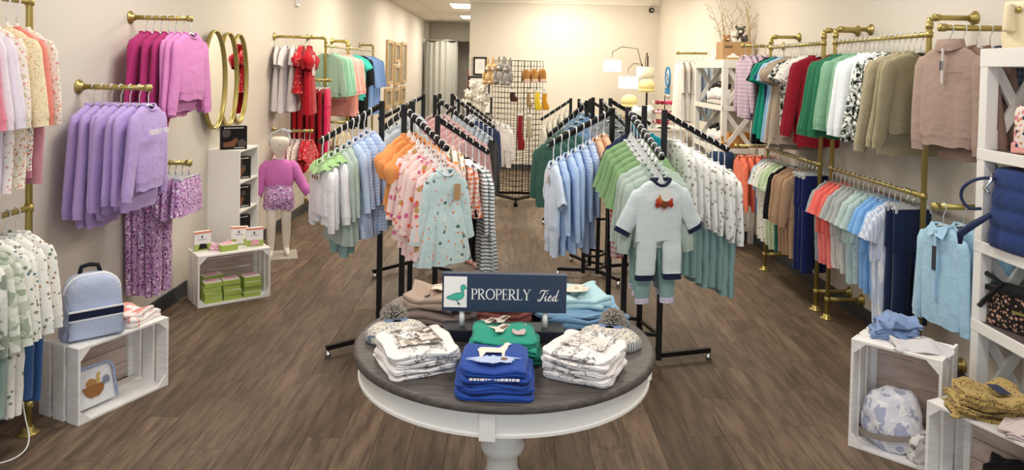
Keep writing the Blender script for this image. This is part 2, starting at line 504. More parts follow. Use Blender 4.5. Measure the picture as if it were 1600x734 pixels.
def band_from(rings, drop, shrink, mb):
    a = rings[-1]; n = len(a); c = [sum(p[i] for p in a)/n for i in range(3)]
    b = rings[-2]; cb = [sum(p[i] for p in b)/n for i in range(3)]
    d = Vector((c[0]-cb[0], c[1]-cb[1], c[2]-cb[2])).normalized()
    R_ = []
    for (dr, s_) in ((-.004, 1.03), (0.006, .98), (drop*.5, shrink), (drop, shrink*.985)):
        R_.append([(c[0]+(p[0]-c[0])*s_+d.x*dr, c[1]+(p[1]-c[1])*s_+d.y*dr, c[2]+(p[2]-c[2])*s_+d.z*dr) for p in a])
    mb.loft(R_, False, False)

def legs(g, top_z, root, rng, mat, trim=None, hw=.15):
    ll = g['leg']; w = g.get('lw', hw*.47); out = []
    for sd in (-1, 1):
        mb = MB(); rr = []; ph = rng.uniform(0, 6); k = rng.choice((3, 4, 5))
        for i in range(8):
            t = i/7
            r = w*(1-(1-g.get('ltaper', .62))*t)
            if g.get('bell'): r = w*(1-.3*t) if t < .75 else w*(.78+1.6*(t-.75))
            rr.append(ring(r, .028*(1-.2*t), top_z-ll*t, n=14, fold=.18*t+.05, k=k, ph=ph+t, ex=g.get('lex', .8), cx=sd*(w*.98+.008*t+g.get('lgap', 0)), cy=rng.uniform(-.004, .004)))
        mb.loft(rr, False, False)
        mb.build('trouser_leg', mat, root, True)
        if trim:
            m2 = MB(); band_from(rr, .03, 1.0 if not g.get('bell') else 1.15, m2); m2.build('cuff', trim, root, True)

def garment(name, g, loc, rz, label, cat, group, hanger='white', tilt=0):
    rng = random.Random(R.random())
    root = empty(name, loc, rz + rng.uniform(-.07, .07), label, cat, group)
    root.rotation_euler.x = tilt
    g['z0'] = Z0[hanger]
    mat = g['mat']; kd = g.get('kind', 'top')
    hk = inst('hanger', HG[hanger][0], root); inst('hook', HG[hanger][1], hk)
    s_ = g.get('sh', .17)
    if hanger != 'clip':
        hk.scale = (max(.6, s_/.19), 1, 1)
    if kd == 'top':
        mb = MB(); rr = top_body(mb, g, rng)
        mb.build('body', mat, root, True)
        if g.get('band'):
            m2 = MB(); band_from(rr, .05, .93, m2); m2.build('hem_band', g.get('trim', mat), root, True)
        if g.get('ruffle'):
            m2 = MB(); a = rr[-1]
            m2.loft([[(p[0]*q, p[1]*q*(1+.3*math.sin(i*2.2)), p[2]-dz) for i, p in enumerate(a)] for (q, dz) in ((.98, -.01), (1.02, .02), (1.08, .05))], False, False)
            m2.build('ruffle', g.get('trim', mat), root, True)
        if g.get('collar', True):
            c = g.get('ctrim', g.get('trim', mat))
            loop = [(p[0], p[1], p[2]) for p in rr[0]]
            MB().tube(loop + [loop[0]], g.get('cr', .0075), 6).build('neckband', c, root, True)
        if g.get('frill'):
            m2 = MB(); a = rr[1]
            m2.loft([[(p[0]*q, p[1]*q*(1.2+.3*math.sin(i*2.4)), p[2]+.004-dz-(.01*math.sin(i*2.4) if q > 1.2 else 0)) for i, p in enumerate(a)] for (q, dz) in ((1.0, 0), (1.5, .012), (2.0, .035))], False, False)
            m2.build('frill_collar', g['frill'], root, True)
        if g.get('sleeve'):
            for sd in (-1, 1):
                m2 = MB(); sr = sleeve(m2, g, sd, rng)
                m2.build('sleeve', g.get('smat', mat), root, True)
                if g.get('cuff'):
                    m3 = MB(); band_from(sr, g.get('cuffl', .045), g.get('cuffs', .86), m3); m3.build('cuff', g.get('trim', mat), root, True)
        if g.get('leg'):
            bot = g['z0'] - g['L']
            legs(g, bot + g.get('lover', .03), root, rng, g.get('lmat', mat), g.get('ltrim'), g.get('bw', s_*.93))
        for fn in g.get('extra', []):
            old = set(root.children); fn(root, g)
            for ch in root.children:
                if ch not in old: ch.location.z += g['z0'] + .088
    else:       # bottoms clipped to a bar hanger
        for sx in (-.11, .11): inst('clip', CLIP, hk, (sx, 0, 0))
        hw = g['hw']; ph = rng.uniform(0, 6); k = rng.choice((5, 6, 7)); L = g['L']; rr = []
        fl = g.get('flare', 0)
        for i in range(8):
            t = i/7
            rr.append(ring(hw+fl*t, .016+(g.get('hd', .03)-.016)*min(1, t*2.5), -.105-L*t, fold=g.get('fold', .2)*t, k=k, ph=ph+t, zf=.005 if i == 7 else 0))
        mb = MB().loft(rr, False, False); mb.build('skirt' if not g.get('leg') else 'seat', mat, root, True)
        MB().loft([[(p[0]*q, p[1]*q, p[2]+dz) for p in rr[0]] for (q, dz) in ((1.02, .004), (1.02, -.022))], False, False).build('waistband', g.get('trim', mat), root, True)
        if g.get('leg'): legs(g, -.105-L+.02, root, rng, mat, g.get('ltrim'), hw)
    return root

def row(rname, a, b, items, rz, hanger='clear', ref='from wall', tilt=0, jit=.004, group=None, start=0.0, end=1.0):
    a = Vector(a); b = Vector(b); out = []
    seq = []
    for (n, name, cat, desc, g) in items:
        for q in range(n): seq.append((name, cat, desc, g))
    N = len(seq)
    for i, (name, cat, desc, g) in enumerate(seq):
        t = start + (end-start)*(i+.5)/N
        p = a.lerp(b, t) + Vector((0, 0, 0))
        g2 = dict(g); q = 1 + R.uniform(-.05, .05); g2['L'] = g['L']*q
        if callable(g.get('scale')):
            pass
        lab = f"{desc}, {ORD[i]} {ref} on {rname}"
        if len(lab.split()) > 16: print('LONG', lab)
        h = 'clip' if g.get('kind') == 'bottom' else g.get('hanger', hanger)
        o = garment(name, g2, p, rz + R.uniform(-jit, jit) + R.uniform(-.08, .08), lab, cat, group or ('garments on ' + rname), h, tilt)
        out.append(o)
    return out

# ------------------------------------------------------------ pipe racks and arms
def flange(mb, c, axis, r=.045):
    prof = [(r, 0), (r, .008), (r*.55, .012), (r*.5, .035), (r*.3, .036)]
    if axis == 'z': return mb.lathe(prof, 16, c)
    n = MB().lathe(prof, 16)
    if axis == 'x+': M = Matrix.Rotation(PI/2, 4, 'Y')
    elif axis == 'x-': M = Matrix.Rotation(-PI/2, 4, 'Y')
    n.xf(Matrix.Translation(c) @ M); b = len(mb.v); mb.v += n.v; mb.f += [tuple(b+i for i in f) for f in n.f]
    return mb
PR = .0165
def collar(mb, c, d, r=.022, l=.035):
    d = Vector(d).normalized(); c = Vector(c)
    mb.tube([c-d*l/2, c+d*l/2], r, 10)

def wall_arm(side, y, z, length, label):
    x0 = XL if side == 'L' else XR; s_ = 1 if side == 'L' else -1
    t = empty('hanging_bracket', (x0, y, z), 0, label, 'clothes bracket', 'brass pipe brackets on the walls')
    MB().tube([(0, 0, 0), (s_*length, 0, 0)], PR, 12).build('pipe', GOLD, t, True)
    flange(MB(), (0, 0, 0), 'x+' if s_ > 0 else 'x-').build('flange', GOLD, t, True)
    m = MB(); collar(m, (s_*(length-.012), 0, 0), (1, 0, 0)); m.build('end_cap', GOLD, t, True)
    return (x0, y, z), (x0+s_*length, y, z)

def pipe_rack(side, y0, y1, ztop, rails, label, xo=.27, floor0=True, floor1=True, yext=0):
    x0 = XL if side == 'L' else XR; s_ = 1 if side == 'L' else -1; x = x0 + s_*xo
    t = empty('pipe_clothes_rack', (x, (y0+y1)/2, 0), 0, label, 'clothes rack', 'brass pipe racks along the walls')
    cy = (y0+y1)/2; wx = x0 - x
    for y, fl_ in ((y0-cy, floor0), (y1-cy, floor1)):
        up = MB().tube([(0, y, 0 if fl_ else rails[-1]-.03), (0, y, ztop-.03), (-0, y, ztop)], PR, 12).build('upright_pipe', GOLD, t, True)
        m = MB()
        for z in (ztop-.05,) + tuple(rails): collar(m, (0, y, z), (0, 0, 1))
        m.build('pipe_fitting', GOLD, up, True)
        MB().tube([(0, y, ztop-.02), (wx*.08, y, ztop), (wx, y, ztop)], PR, 12).build('wall_stay', GOLD, t, True)
        m = MB(); collar(m, (wx*.14, y, ztop), (1, 0, 0)); m.build('pipe_fitting', GOLD, t, True)
        flange(MB(), (wx, y, ztop), 'x+' if s_ > 0 else 'x-').build('flange', GOLD, t, True)
        if fl_:
            flange(MB(), (0, y, 0), 'z', .05).build('floor_flange', GOLD, t, True)
            MB().tube([(0, y, .15), (wx, y, .15)], PR, 12).build('wall_stay', GOLD, t, True)
            m = MB(); collar(m, (0, y, .15), (0, 0, 1)); m.build('pipe_fitting', GOLD, t, True)
            flange(MB(), (wx, y, .15), 'x+' if s_ > 0 else 'x-').build('flange', GOLD, t, True)
    for z in rails:
        MB().tube([(0, y0-cy, z), (0, y1-cy, z)], PR*.9, 12).build('hanging_rail', GOLD, t, True)
    return x

# black four-way racks
def fourway(label, arms, legs_, cen):
    """arms: list of (post xy, end xy, ztop, zend); legs_: foot positions"""
    t = empty('four_way_rack', (cen[0], cen[1], 0), 0, label, 'clothes rack', 'black four-way racks on the floor')
    def L(p): return (p[0]-cen[0], p[1]-cen[1])
    for (p, e, zt, ze) in arms:
        q = L(p); r_ = L(e)
        po = MB().bar((q[0], q[1], .03), (q[0], q[1], zt+.03), .034, .034, (0, 1, 0)).build('post', BLACK, t, bevel=.002)
        d = Vector((r_[0]-q[0], r_[1]-q[1], ze-zt)); 
        MB().bar((q[0], q[1], zt+.005), tuple(Vector((q[0], q[1], zt+.005))+d), .03, .032).build('slant_arm', BLACK, t, bevel=.002)
    P = [L(a[0]) for a in arms]
    for i in range(len(P)):
        a, b = P[i], P[(i+1) % len(P)]
        for z in (.07, .19):
            MB().bar((a[0], a[1], z), (b[0], b[1], z), .022, .022).build('stretcher', BLACK, t)
    for (pi, f) in legs_:
        a = P[pi]; b = L(f)
        MB().bar((a[0], a[1], .06), (b[0], b[1], .06), .03, .03).build('leg', BLACK, t, bevel=.002)
        c = MB().lathe([(.006, .045), (.012, .044), (.012, .03), (.02, .026), (.02, 0.0)], 10, (b[0]*.97+a[0]*.03, b[1]*.97+a[1]*.03, .0))
        c.build('caster', CHROME, t, True)
    return t
# ------------------------------------------------------------ garment recipes
def sweat(m, L=.46, sh=.19, slen=.40, **k):
    d = dict(mat=m, L=L, sh=sh, sleeve='long', slen=slen, cuff=True, band=True, hd=.034, sr=.068, sr1=.05, fold=.14, nw=.075); d.update(k); return d
def shirt(m, L=.52, sh=.17, slen=.36, **k):
    d = dict(mat=m, L=L, sh=sh, sleeve='long', slen=slen, cuff=True, hd=.026, fold=.2); d.update(k); return d
def tee(m, L=.46, sh=.16, **k):
    d = dict(mat=m, L=L, sh=sh, sleeve='short', slen=.12, sr=.06, sr1=.062, hd=.026, fold=.2, sang=.5); d.update(k); return d
def dress(m, L=.6, sh=.15, sl='short', **k):
    d = dict(mat=m, L=L, sh=sh, sleeve=sl, slen=.13 if sl != 'long' else .33, waist=.2, ww=.14, bw=.19, flare=.03, fold=.3, hd=.026, sang=.35 if sl != 'long' else .2); d.update(k); return d
def pset(m, lm, L=.40, sh=.155, leg=.42, **k):
    d = dict(mat=m, lmat=lm, L=L, sh=sh, sleeve='long', slen=.31, cuff=True, leg=leg, lover=.06, hd=.026, bw=.15, ltaper=.62); d.update(k); return d
def skirt(m, hw=.17, L=.26, **k):
    d = dict(kind='bottom', mat=m, hw=hw, L=L, flare=.02); d.update(k); return d
def pants(m, hw=.15, L=.2, leg=.55, **k):
    d = dict(kind='bottom', mat=m, hw=hw, L=L, leg=leg, ltaper=.75); d.update(k); return d

LAV, MAG, PINK = cloth('BBA2DC'), cloth('B03472'), cloth('DB8CC6')
PRINTP = cloth('CFA3D3', 'spots', 'F3E6F4', 'A8559B', '33224A', 30, .19)
SAGE, LGREEN, TEALG = cloth('B9C9BE'), cloth('8AAE7C'), cloth('8FB0AD')

# ---- round white discs, tags and printed patches used on single garments
CARD = plain('white_card', 'F4F2EE', .6)
def ex_tag(x, z, w_, h_, mat):
    def fn(root, g):
        MB().box(x-w_/2, x+w_/2, -.056, -.053, z-h_, z).build('price_tag', mat, root)
    return fn
NAVY = plain('navy_card', '1E2A4A', .6)
def ex_chevtext(root, g):
    # row of outlined block letters across the chest
    z, h_, y = -.262, .028, -.070
    m = MB(); x = -.128
    def st(pts): m.ribbon([(x+p[0]*.016, z+p[1]*h_) for p in pts], .0035, y, .004)
    G = {'P': [[(0, 0), (0, 1), (.9, 1), (.9, .5), (0, .5)]], 'R': [[(0, 0), (0, 1), (.9, 1), (.9, .5), (0, .5)], [(.4, .5), (.95, 0)]],
         'O': [[(0, 0), (0, 1), (.9, 1), (.9, 0), (0, 0)]], 'E': [[(.9, 1), (0, 1), (0, 0), (.9, 0)], [(0, .5), (.7, .5)]], 'L': [[(0, 1), (0, 0), (.9, 0)]],
         'Y': [[(0, 1), (.45, .5), (.9, 1)], [(.45, .5), (.45, 0)]], 'T': [[(0, 1), (.9, 1)], [(.45, 1), (.45, 0)]], 'I': [[(.45, 1), (.45, 0)]], 'D': [[(0, 0), (0, 1), (.6, 1), (.9, .6), (.9, .4), (.6, 0), (0, 0)]], ' ': []}
    for ch in 'PROPERLY TIED':
        for s_ in G[ch]: st(s_)
        x += .0196
    m.build('chest_lettering', CARD, root)

# ================= left wall =================
a, b = wall_arm('L', 5.06, 2.182, .42, 'upper brass wall arm carrying the magenta and pink sweatshirts')
row('upper left wall arm', a, b, [(2, 'sweatshirt', 'sweatshirt', 'magenta sweatshirt', sweat(MAG, .62, .20)), (2, 'sweatshirt', 'sweatshirt', 'magenta sweatshirt', sweat(MAG, .54, .19)),
    (2, 'sweatshirt', 'sweatshirt', 'orchid pink sweatshirt', sweat(PINK, .50, .19)), (1, 'sweatshirt', 'sweatshirt', 'frontmost orchid pink sweatshirt', sweat(PINK, .42, .18))], PI/2, start=.2, end=1.05, jit=.05)
a, b = wall_arm('L', 4.455, 1.722, .435, 'brass wall arm carrying the lavender sweatshirts')
row('lavender sweatshirt arm', a, b, [(2, 'sweatshirt', 'sweatshirt', 'large lavender sweatshirt', sweat(LAV, .68, .20, .50)), (2, 'sweatshirt', 'sweatshirt', 'lavender sweatshirt', sweat(LAV, .60, .20, .46)),
    (2, 'sweatshirt', 'sweatshirt', 'lavender sweatshirt', sweat(LAV, .55, .20, .42)), (1, 'sweatshirt', 'sweatshirt', 'lavender sweatshirt with white lettering', sweat(LAV, .44, .19, extra=[ex_chevtext]))], PI/2, start=.15, end=1.04, jit=.05)
a, b = wall_arm('L', 5.06, 1.19, .42, 'lower brass wall arm carrying purple printed skirts and leggings')
row('lower left wall arm', a, b, [(5, 'leggings', 'leggings', 'purple floral printed leggings', pants(PRINTP, .13, .2, .62, ltaper=.6)), (4, 'skirt', 'skirt', 'purple floral printed skirt', skirt(PRINTP, .17, .25))], PI/2, start=.05, end=1.03, jit=.05)
# two near arms of the left corner rack
xr = pipe_rack('L', 2.05, 3.66, 2.27, (2.165, 1.14), 'brass pipe rack at the near left edge with two rails', .22)
FL1 = cloth('F7EDE4', 'spots', 'E39AA4', 'B8C48F', 'F2C77C', 42, .16)
FL2 = cloth('F6F2EF', 'spots', 'D9688F', '5F8F7C', 'E8923F', 50, .20)
CORAL, BLUSH = cloth('EE8F80'), cloth('EFC3C4')
row('near left top rail', (xr, 3.60, 2.165), (xr, 2.62, 2.165), [
    (1, 'pajama_set', 'pajamas', 'cream floral pajamas with rose trousers', pset(FL1, cloth('C98A98'), leg=.40)),
    (1, 'pajama_set', 'pajamas', 'coral pajama set with floral trousers', pset(CORAL, FL2, ltrim=cloth('B9788A'), leg=.36)),
    (1, 'pajama_set', 'pajamas', 'pale yellow floral pajama set', pset(cloth('F6E7C4', 'spots', 'E0A890', 'C9B88A', 60, .12), FL1)),
    (1, 'pajama_set', 'pajamas', 'white sprigged pajama set', pset(FL1, cloth('F7F1EE', 'spots', 'E7A7AE', 40, .14))),
    (2, 'pajama_set', 'pajamas', 'pale lilac pajama set', pset(cloth('EFE6F1'), cloth('DFD6EC'))),
    (2, 'pajama_set', 'pajamas', 'rose pink pajama set', pset(cloth('E58CA0'), cloth('EFC6CE'))),
    (1, 'pajama_set', 'pajamas', 'blush pink pajama set', pset(BLUSH, cloth('E9DDEE'))),
    (2, 'pajama_set', 'pajamas', 'green and pink colour-block pajama set', pset(cloth('8CCBC0', 'spots', 'F3F3EE', 'E86FA4', 30, .2), cloth('E75C9B'), trim=cloth('2FA57C'))),
    (3, 'pajama_set', 'pajamas', 'teal printed pajama set', pset(cloth('6FC0B4', 'spots', 'F3F3EE', 'E86FA4', 30, .2), cloth('2F9B78'))),
    ], 0, 'white', 'from far post')
row('near left low rail', (xr, 3.60, 1.14), (xr, 2.62, 1.14), [
    (2, 'pajama_set', 'pajamas', 'white woodland pajama set with blue trousers', pset(cloth('F2F2EE', 'spots', '7F8D74', 'A6825C', 26, .12), cloth('31507F', 'heather', '3F66A0'), .42, leg=.44)),
    (2, 'romper', 'romper', 'white duck-print romper', pset(cloth('F1F0EA', 'spots', '8C947F', '5D7F8A', 26, .13), cloth('F1F0EA', 'spots', '8C947F', 26, .13), .42, leg=.46)),
    (2, 'pajama_set', 'pajamas', 'sage pajama set with printed top', pset(cloth('E6EAE0', 'camo', 'A8B5A0', 'C8CDBE', 14), cloth('9DB5AE'), .4, leg=.46)),
    (2, 'pajama_set', 'pajamas', 'grey camouflage pajama set', pset(cloth('D7DAD3', 'camo', '8F9A90', 'F0EFEA', 12), cloth('A9A7A6'), .4, leg=.46)),
    (2, 'pajama_set', 'pajamas', 'white star-print pajama set', pset(cloth('F2F2F2', 'spots', '3E6EA6', 28, .15), cloth('F0EFEC', 'spots', '6B7F92', 28, .13), .4, leg=.46)),
    (2, 'pajama_set', 'pajamas', 'steel blue pajama set', pset(cloth('5F8DB0'), cloth('40628C'), .4, leg=.46)),
    (3, 'pajama_set', 'pajamas', 'navy and white pajama set', pset(cloth('E9EEF2', 'spots', '3E6EA6', 22, .2), cloth('27365C'), .4, leg=.46)),
    ], 0, 'clear', 'from far post')
# far arms
RED, WREM, REDP = cloth('A80E20'), cloth('E4DDE0'), cloth('C41F2E', 'spots', 'F3E4E0', 44, .14)
def ex_redtext(root, g):
    # white rows of block letters on the chest, as far as they can be made out
    rows = ['CR', '33', 'BSI']
    G = {'C': [[(1, 1), (0, 1), (0, 0), (1, 0)]], 'R': [[(0, 0), (0, 1), (1, 1), (1, .5), (0, .5)], [(.4, .5), (1, 0)]], '3': [[(0, 1), (1, 1), (1, 0), (0, 0)], [(.2, .5), (1, .5)]],
         'B': [[(0, 0), (0, 1), (1, 1), (1, 0), (0, 0)], [(0, .5), (1, .5)]], 'S': [[(1, 1), (0, 1), (0, .5), (1, .5), (1, 0), (0, 0)]], 'I': [[(.5, 1), (.5, 0)]]}
    m = MB()
    for r_, tx in enumerate(rows):
        for c_, ch in enumerate(tx):
            for s_ in G[ch]:
                m.ribbon([(-.09+c_*.066*(3/len(tx)) ** .5 + p[0]*.05, -.25-r_*.075+p[1]*.055) for p in s_], .014, -.052, .002)
    m.build('chest_lettering', CARD, root)
a, b = wall_arm('L', 8.15, 2.188, .44, 'far upper brass wall arm carrying white and red dresses')
row('far upper wall arm', a, b, [(3, 'dress', 'dress', 'white short-sleeved dress', dress(WREM, .74, .15, 'short', waist=.26, ww=.13, bw=.15)), (1, 'dress', 'dress', 'patterned red dress', dress(REDP, .5, .15, 'puff')), (1, 'dress', 'dress', 'long red puff-sleeved dress', dress(RED, .78, .16, 'puff', slen=.16, sr=.075, bw=.17, ww=.15, extra=[ex_redtext]))], PI/2, start=.0, end=1.0)
a, b = wall_arm('L', 8.15, 1.149, .44, 'far lower brass wall arm beside the child mannequin')
row('far lower wall arm', a, b, [(2, 'blouse', 'shirt', 'pink floral ruffled top', tee(cloth('F0C9CE', 'spots', 'C8425A', 'F6F0EC', 40, .2), .3)), (2, 'blouse', 'shirt', 'white floral top', tee(FL2, .3)), (2, 'blouse', 'shirt', 'red holiday top', tee(REDP, .34))], PI/2, start=.2, end=1.0)
a, b = wall_arm('L', 8.95, 1.70, .44, 'brass wall arm carrying long red trousers')
row('red trouser wall arm', a, b, [(5, 'trousers', 'trousers', 'long bright red flared trousers', pants(cloth('A60E22'), .17, .22, .74, ltaper=.95, trim=cloth('F3EFEA'))), (1, 'trousers', 'trousers', 'cerise pink trousers', pants(cloth('D5265A'), .15, .22, .66))], PI/2, start=.0, end=1.0)
xf_ = pipe_rack('L', 9.49, 10.75, 2.23, (2.13,), 'far left brass pipe rack with mint and pink sweatshirts', .24, True, True)
MINT, PEACHP = cloth('A9DDC4'), cloth('F3B7B0')
row('far left mint rack', (xf_, 9.5, 2.13), (xf_, 10.75, 2.13), [(1, 'jacket', 'jacket', 'grey-green zip jacket', sweat(cloth('A7C7B4'), .5, .17)), (4, 'sweatshirt', 'sweatshirt', 'mint green sweatshirt', sweat(MINT, .50, .20)), (4, 'sweatshirt', 'sweatshirt', 'peach pink sweatshirt', sweat(PEACHP, .55, .21)), (3, 'sweatshirt', 'sweatshirt', 'pale pink tunic', sweat(cloth('F1A9A2'), .8, .20, ruffle=True, band=False))], 0, 'clear', 'from near post')
xf2 = pipe_rack('L', 10.85, 12.8, 2.245, (2.14,), 'farthest left brass pipe rack with blue and black clothes', .24, True, True)
row('farthest left rack', (xf2, 10.9, 2.14), (xf2, 12.75, 2.14), [(3, 'blouse', 'shirt', 'turquoise ruffled top', tee(cloth('3DB8AE'), .6, .17, ruffle=True)), (2, 'trousers', 'jumpsuit', 'black jumpsuit', pset(cloth('15171C'), cloth('15171C'), .5, leg=.7)), (5, 'shirt', 'shirt', 'cornflower blue tunic', shirt(cloth('7C9FD6'), .95, .17))], 0, 'clear', 'from near post')
a, b = wall_arm('L', 9.9, 1.12, .44, 'low brass wall arm behind the black racks')
row('low far left arm', a, b, [(3, 'blouse', 'shirt', 'white netting top', tee(cloth('E8E0D4'), .34)), (3, 'blouse', 'shirt', 'beige patterned top', tee(cloth('D8C3A0', 'spots', 'F4EFE6', '8C7B62', 30, .2), .34))], PI/2)

# ================= right wall =================
xq = pipe_rack('R', 4.40, 5.66, 2.237, (2.135, 1.168), 'nearest brass pipe rack on the right wall with two rails', .27)
CAM = cloth('F0EFEA', 'camo', '1E2A24', '8F948A', 34)
KHK = cloth('A79C80')
row('near right top rail', (xq, 5.66, 2.135), (xq, 4.42, 2.135), [
    (1, 'sweatshirt', 'sweatshirt', 'dark red sweatshirt', shirt(cloth('8E1626'), .6, .19)), (3, 'sweatshirt', 'sweatshirt', 'forest green sweatshirt', sweat(cloth('2E7453'), .56, .20, .46)), (3, 'sweatshirt', 'sweatshirt', 'sage green sweatshirt', sweat(cloth('86B294'), .50, .19)),
    (4, 'shirt', 'shirt', 'plain white long-sleeved shirt', shirt(cloth('EAEFF0'), .54, .19, .42)), (3, 'shirt', 'shirt', 'black and white camouflage shirt', shirt(CAM, .58, .19, .44)),
    (2, 'shirt', 'shirt', 'khaki long-sleeved shirt', shirt(KHK, .62, .20, .48)), (2, 'shirt', 'shirt', 'olive khaki crew-neck shirt', shirt(cloth('9E9477'), .50, .20, .44))], .1, 'clear', 'from far post', start=.0, end=.97, jit=.12)
LG = cloth('B9BDBB', 'heather', 'A8ADAC')
def tset(m, lm, L=.36, leg=.30, **k):
    d = pset(m, lm, L, .15, leg, sleeve='short', slen=.13, sr=.055, sr1=.06, sang=.26, cuff=False); d.update(k); return d
row('near right low rail', (xq, 5.70, 1.168), (xq, 4.44, 1.168), [
    (1, 'romper', 'romper', 'heather grey short-sleeved set', tset(cloth('A9B3B0'), cloth('8E9BA5'), .36)), (3, 'romper', 'romper', 'coral short-sleeved set', tset(cloth('F0766C'), cloth('EE7F7B'), .36)), (3, 'romper', 'romper', 'light grey short-sleeved set', tset(LG, cloth('CFCCCB'), .34)),
    (3, 'romper', 'romper', 'pale sage printed set', tset(cloth('BCD0CC', 'spots', '7D8E96', 40, .08), cloth('AFC6CC', 'spots', '7D8E96', 40, .08), .34, .34)), (3, 'romper', 'romper', 'sky blue short-sleeved set', tset(cloth('86B8EC'), cloth('7FB2EA'), .34, .34)),
    (2, 'romper', 'romper', 'white and blue striped romper', tset(cloth('E9EDF6', 'stripe', 'C3D0EA', 55, 'x'), cloth('E9EDF6', 'stripe', 'C3D0EA', 55, 'x'), .36, .46)), (2, 'trousers', 'trousers', 'navy blue trousers', pants(cloth('1B2A4C'), .125, .25, .48, ltaper=.9))], .12, 'clear', 'from far post', start=.02, end=.97, jit=.14)
xq2 = pipe_rack('R', 5.87, 7.05, 2.237, (2.135, 1.168), 'second brass pipe rack on the right wall, beyond the double posts', .27)
row('second right top rail', (xq2, 7.05, 2.135), (xq2, 5.90, 2.135), [
    (2, 'dress', 'dress', 'black short-sleeved dress', dress(cloth('12141A'), .78, .16, waist=.25, ww=.14, bw=.16)), (2, 'dress', 'dress', 'emerald green dress', dress(cloth('12907A'), .74, .17, waist=.3, ww=.15, bw=.17)), (1, 'blouse', 'shirt', 'navy blue top', tee(cloth('233A66'), .5)), (2, 'dress', 'dress', 'pale blue dress', dress(cloth('A9CBE8'), .76, .17, waist=.3, ww=.15, bw=.17)),
    (3, 'dress', 'dress', 'taupe ruffled dress', dress(cloth('AD9C8A'), .74, .18, 'puff', waist=.3, ww=.16, bw=.18, ruffle=True)), (2, 'shirt', 'shirt', 'black and white printed top', tee(CAM, .60, .17)), (3, 'shirt', 'shirt', 'white top with small dark motifs', tee(cloth('EDE9E2', 'spots', '6C5A50', 30, .10), .54, .18)), (2, 'shirt', 'shirt', 'dark red long-sleeved shirt', shirt(cloth('921A2A'), .70, .18, .50))], 0, 'clear', 'from far post')
row('second right low rail', (xq2, 7.05, 1.168), (xq2, 5.90, 1.168), [
    (1, 'romper', 'romper', 'pale blue short-sleeved romper', tset(cloth('A9CBE8'), cloth('3E63B0'), .3)), (3, 'romper', 'romper', 'white romper with dark motifs', tset(cloth('EFEDE6', 'spots', '454B52', 30, .10), cloth('EFEDE6', 'spots', '454B52', 30, .10), .36, .44)), (3, 'romper', 'romper', 'pale green printed romper', tset(cloth('CFDFBE', 'spots', '6E8A6A', 34, .10), cloth('CFDFBE', 'spots', '6E8A6A', 34, .10), .36, .46)),
    (1, 'blouse', 'shirt', 'black top', pset(cloth('17181C'), cloth('2B7060'), .4)), (4, 'sweatshirt', 'sweatshirt', 'tan jogger set', pset(cloth('B39275'), cloth('B39275'), .38, leg=.40, band=True)), (3, 'trousers', 'trousers', 'royal navy trousers', pants(cloth('15225A'), .12, .25, .55, ltaper=.9))], .1, 'clear', 'from far post', jit=.14)
# near right arms
def ex_zip(root, g):
    MB().box(-.003, .003, -.056, -.045, -.29, -.10).build('zip', plain('zip_white', 'E9E4DF', .4), root)
    MB().loft([ring(.088, .040, -.098, scoop=.02), ring(.080, .040, -.075, scoop=.012), ring(.074, .038, -.052), ring(.066, .031, -.050), ring(.070, .032, -.085)], False, False).build('stand_collar', g['mat'], root, True)
    MB().box(.04, .12, -.05, -.047, -.235, -.231).build('stitched_lettering', cloth('7E6A60'), root)
    MB().box(-.012, .004, -.056, -.052, -.22, -.17).build('price_tag', NAVY, root)
TAUPE = cloth('A78F82')
a, b = wall_arm('R', 4.0, 2.152, .44, 'brass wall arm over the near white shelf carrying brown half-zip pullovers')
row('near right wall arm', a, b, [(1, 'shirt', 'shirt', 'dark checked shirt', shirt(cloth('3A4654', 'gingham', '6C7884', 30), .5)), (2, 'sweatshirt', 'sweatshirt', 'taupe fleece pullover', sweat(cloth('8E7468'), .58, .18)), (1, 'sweatshirt', 'sweatshirt', 'frontmost taupe half-zip fleece pullover', sweat(TAUPE, .50, .175, .42, sang=.10, sr=.06, extra=[ex_zip]))], -PI/2+.28, start=.3, end=.95, jit=.06)
SKY = cloth('A9D0E8')
def ex_placket(root, g):
    MB().box(-.012, .012, -.05, -.046, -.5, -.11).build('button_placket', g['mat'], root)
    for sx in (-1, 1):
        MB().quadbox([(0, -.04, -.12), (sx*.07, -.03, -.10), (sx*.06, -.05, -.155), (sx*.01, -.058, -.14), (0, -.036, -.10), (sx*.065, -.02, -.075), (sx*.06, -.045, -.15), (sx*.01, -.05, -.135)]).build('collar_wing', g['mat'], root)
    MB().box(-.006, .022, -.058, -.053, -.33, -.20).build('price_tag', plain('dark_tag', '3B3A40', .5), root)
a, b = wall_arm('R', 4.0, 1.178, .44, 'lower brass wall arm carrying pale blue button shirts')
row('lower near right arm', a, b, [(2, 'shirt', 'shirt', 'pale blue button shirt', shirt(SKY, .56, .155, .42)), (1, 'shirt', 'shirt', 'frontmost pale blue button shirt', shirt(SKY, .52, .15, .40, sang=.1, extra=[ex_placket]))], -PI/2+.2, start=.25, end=1.0, jit=.06)
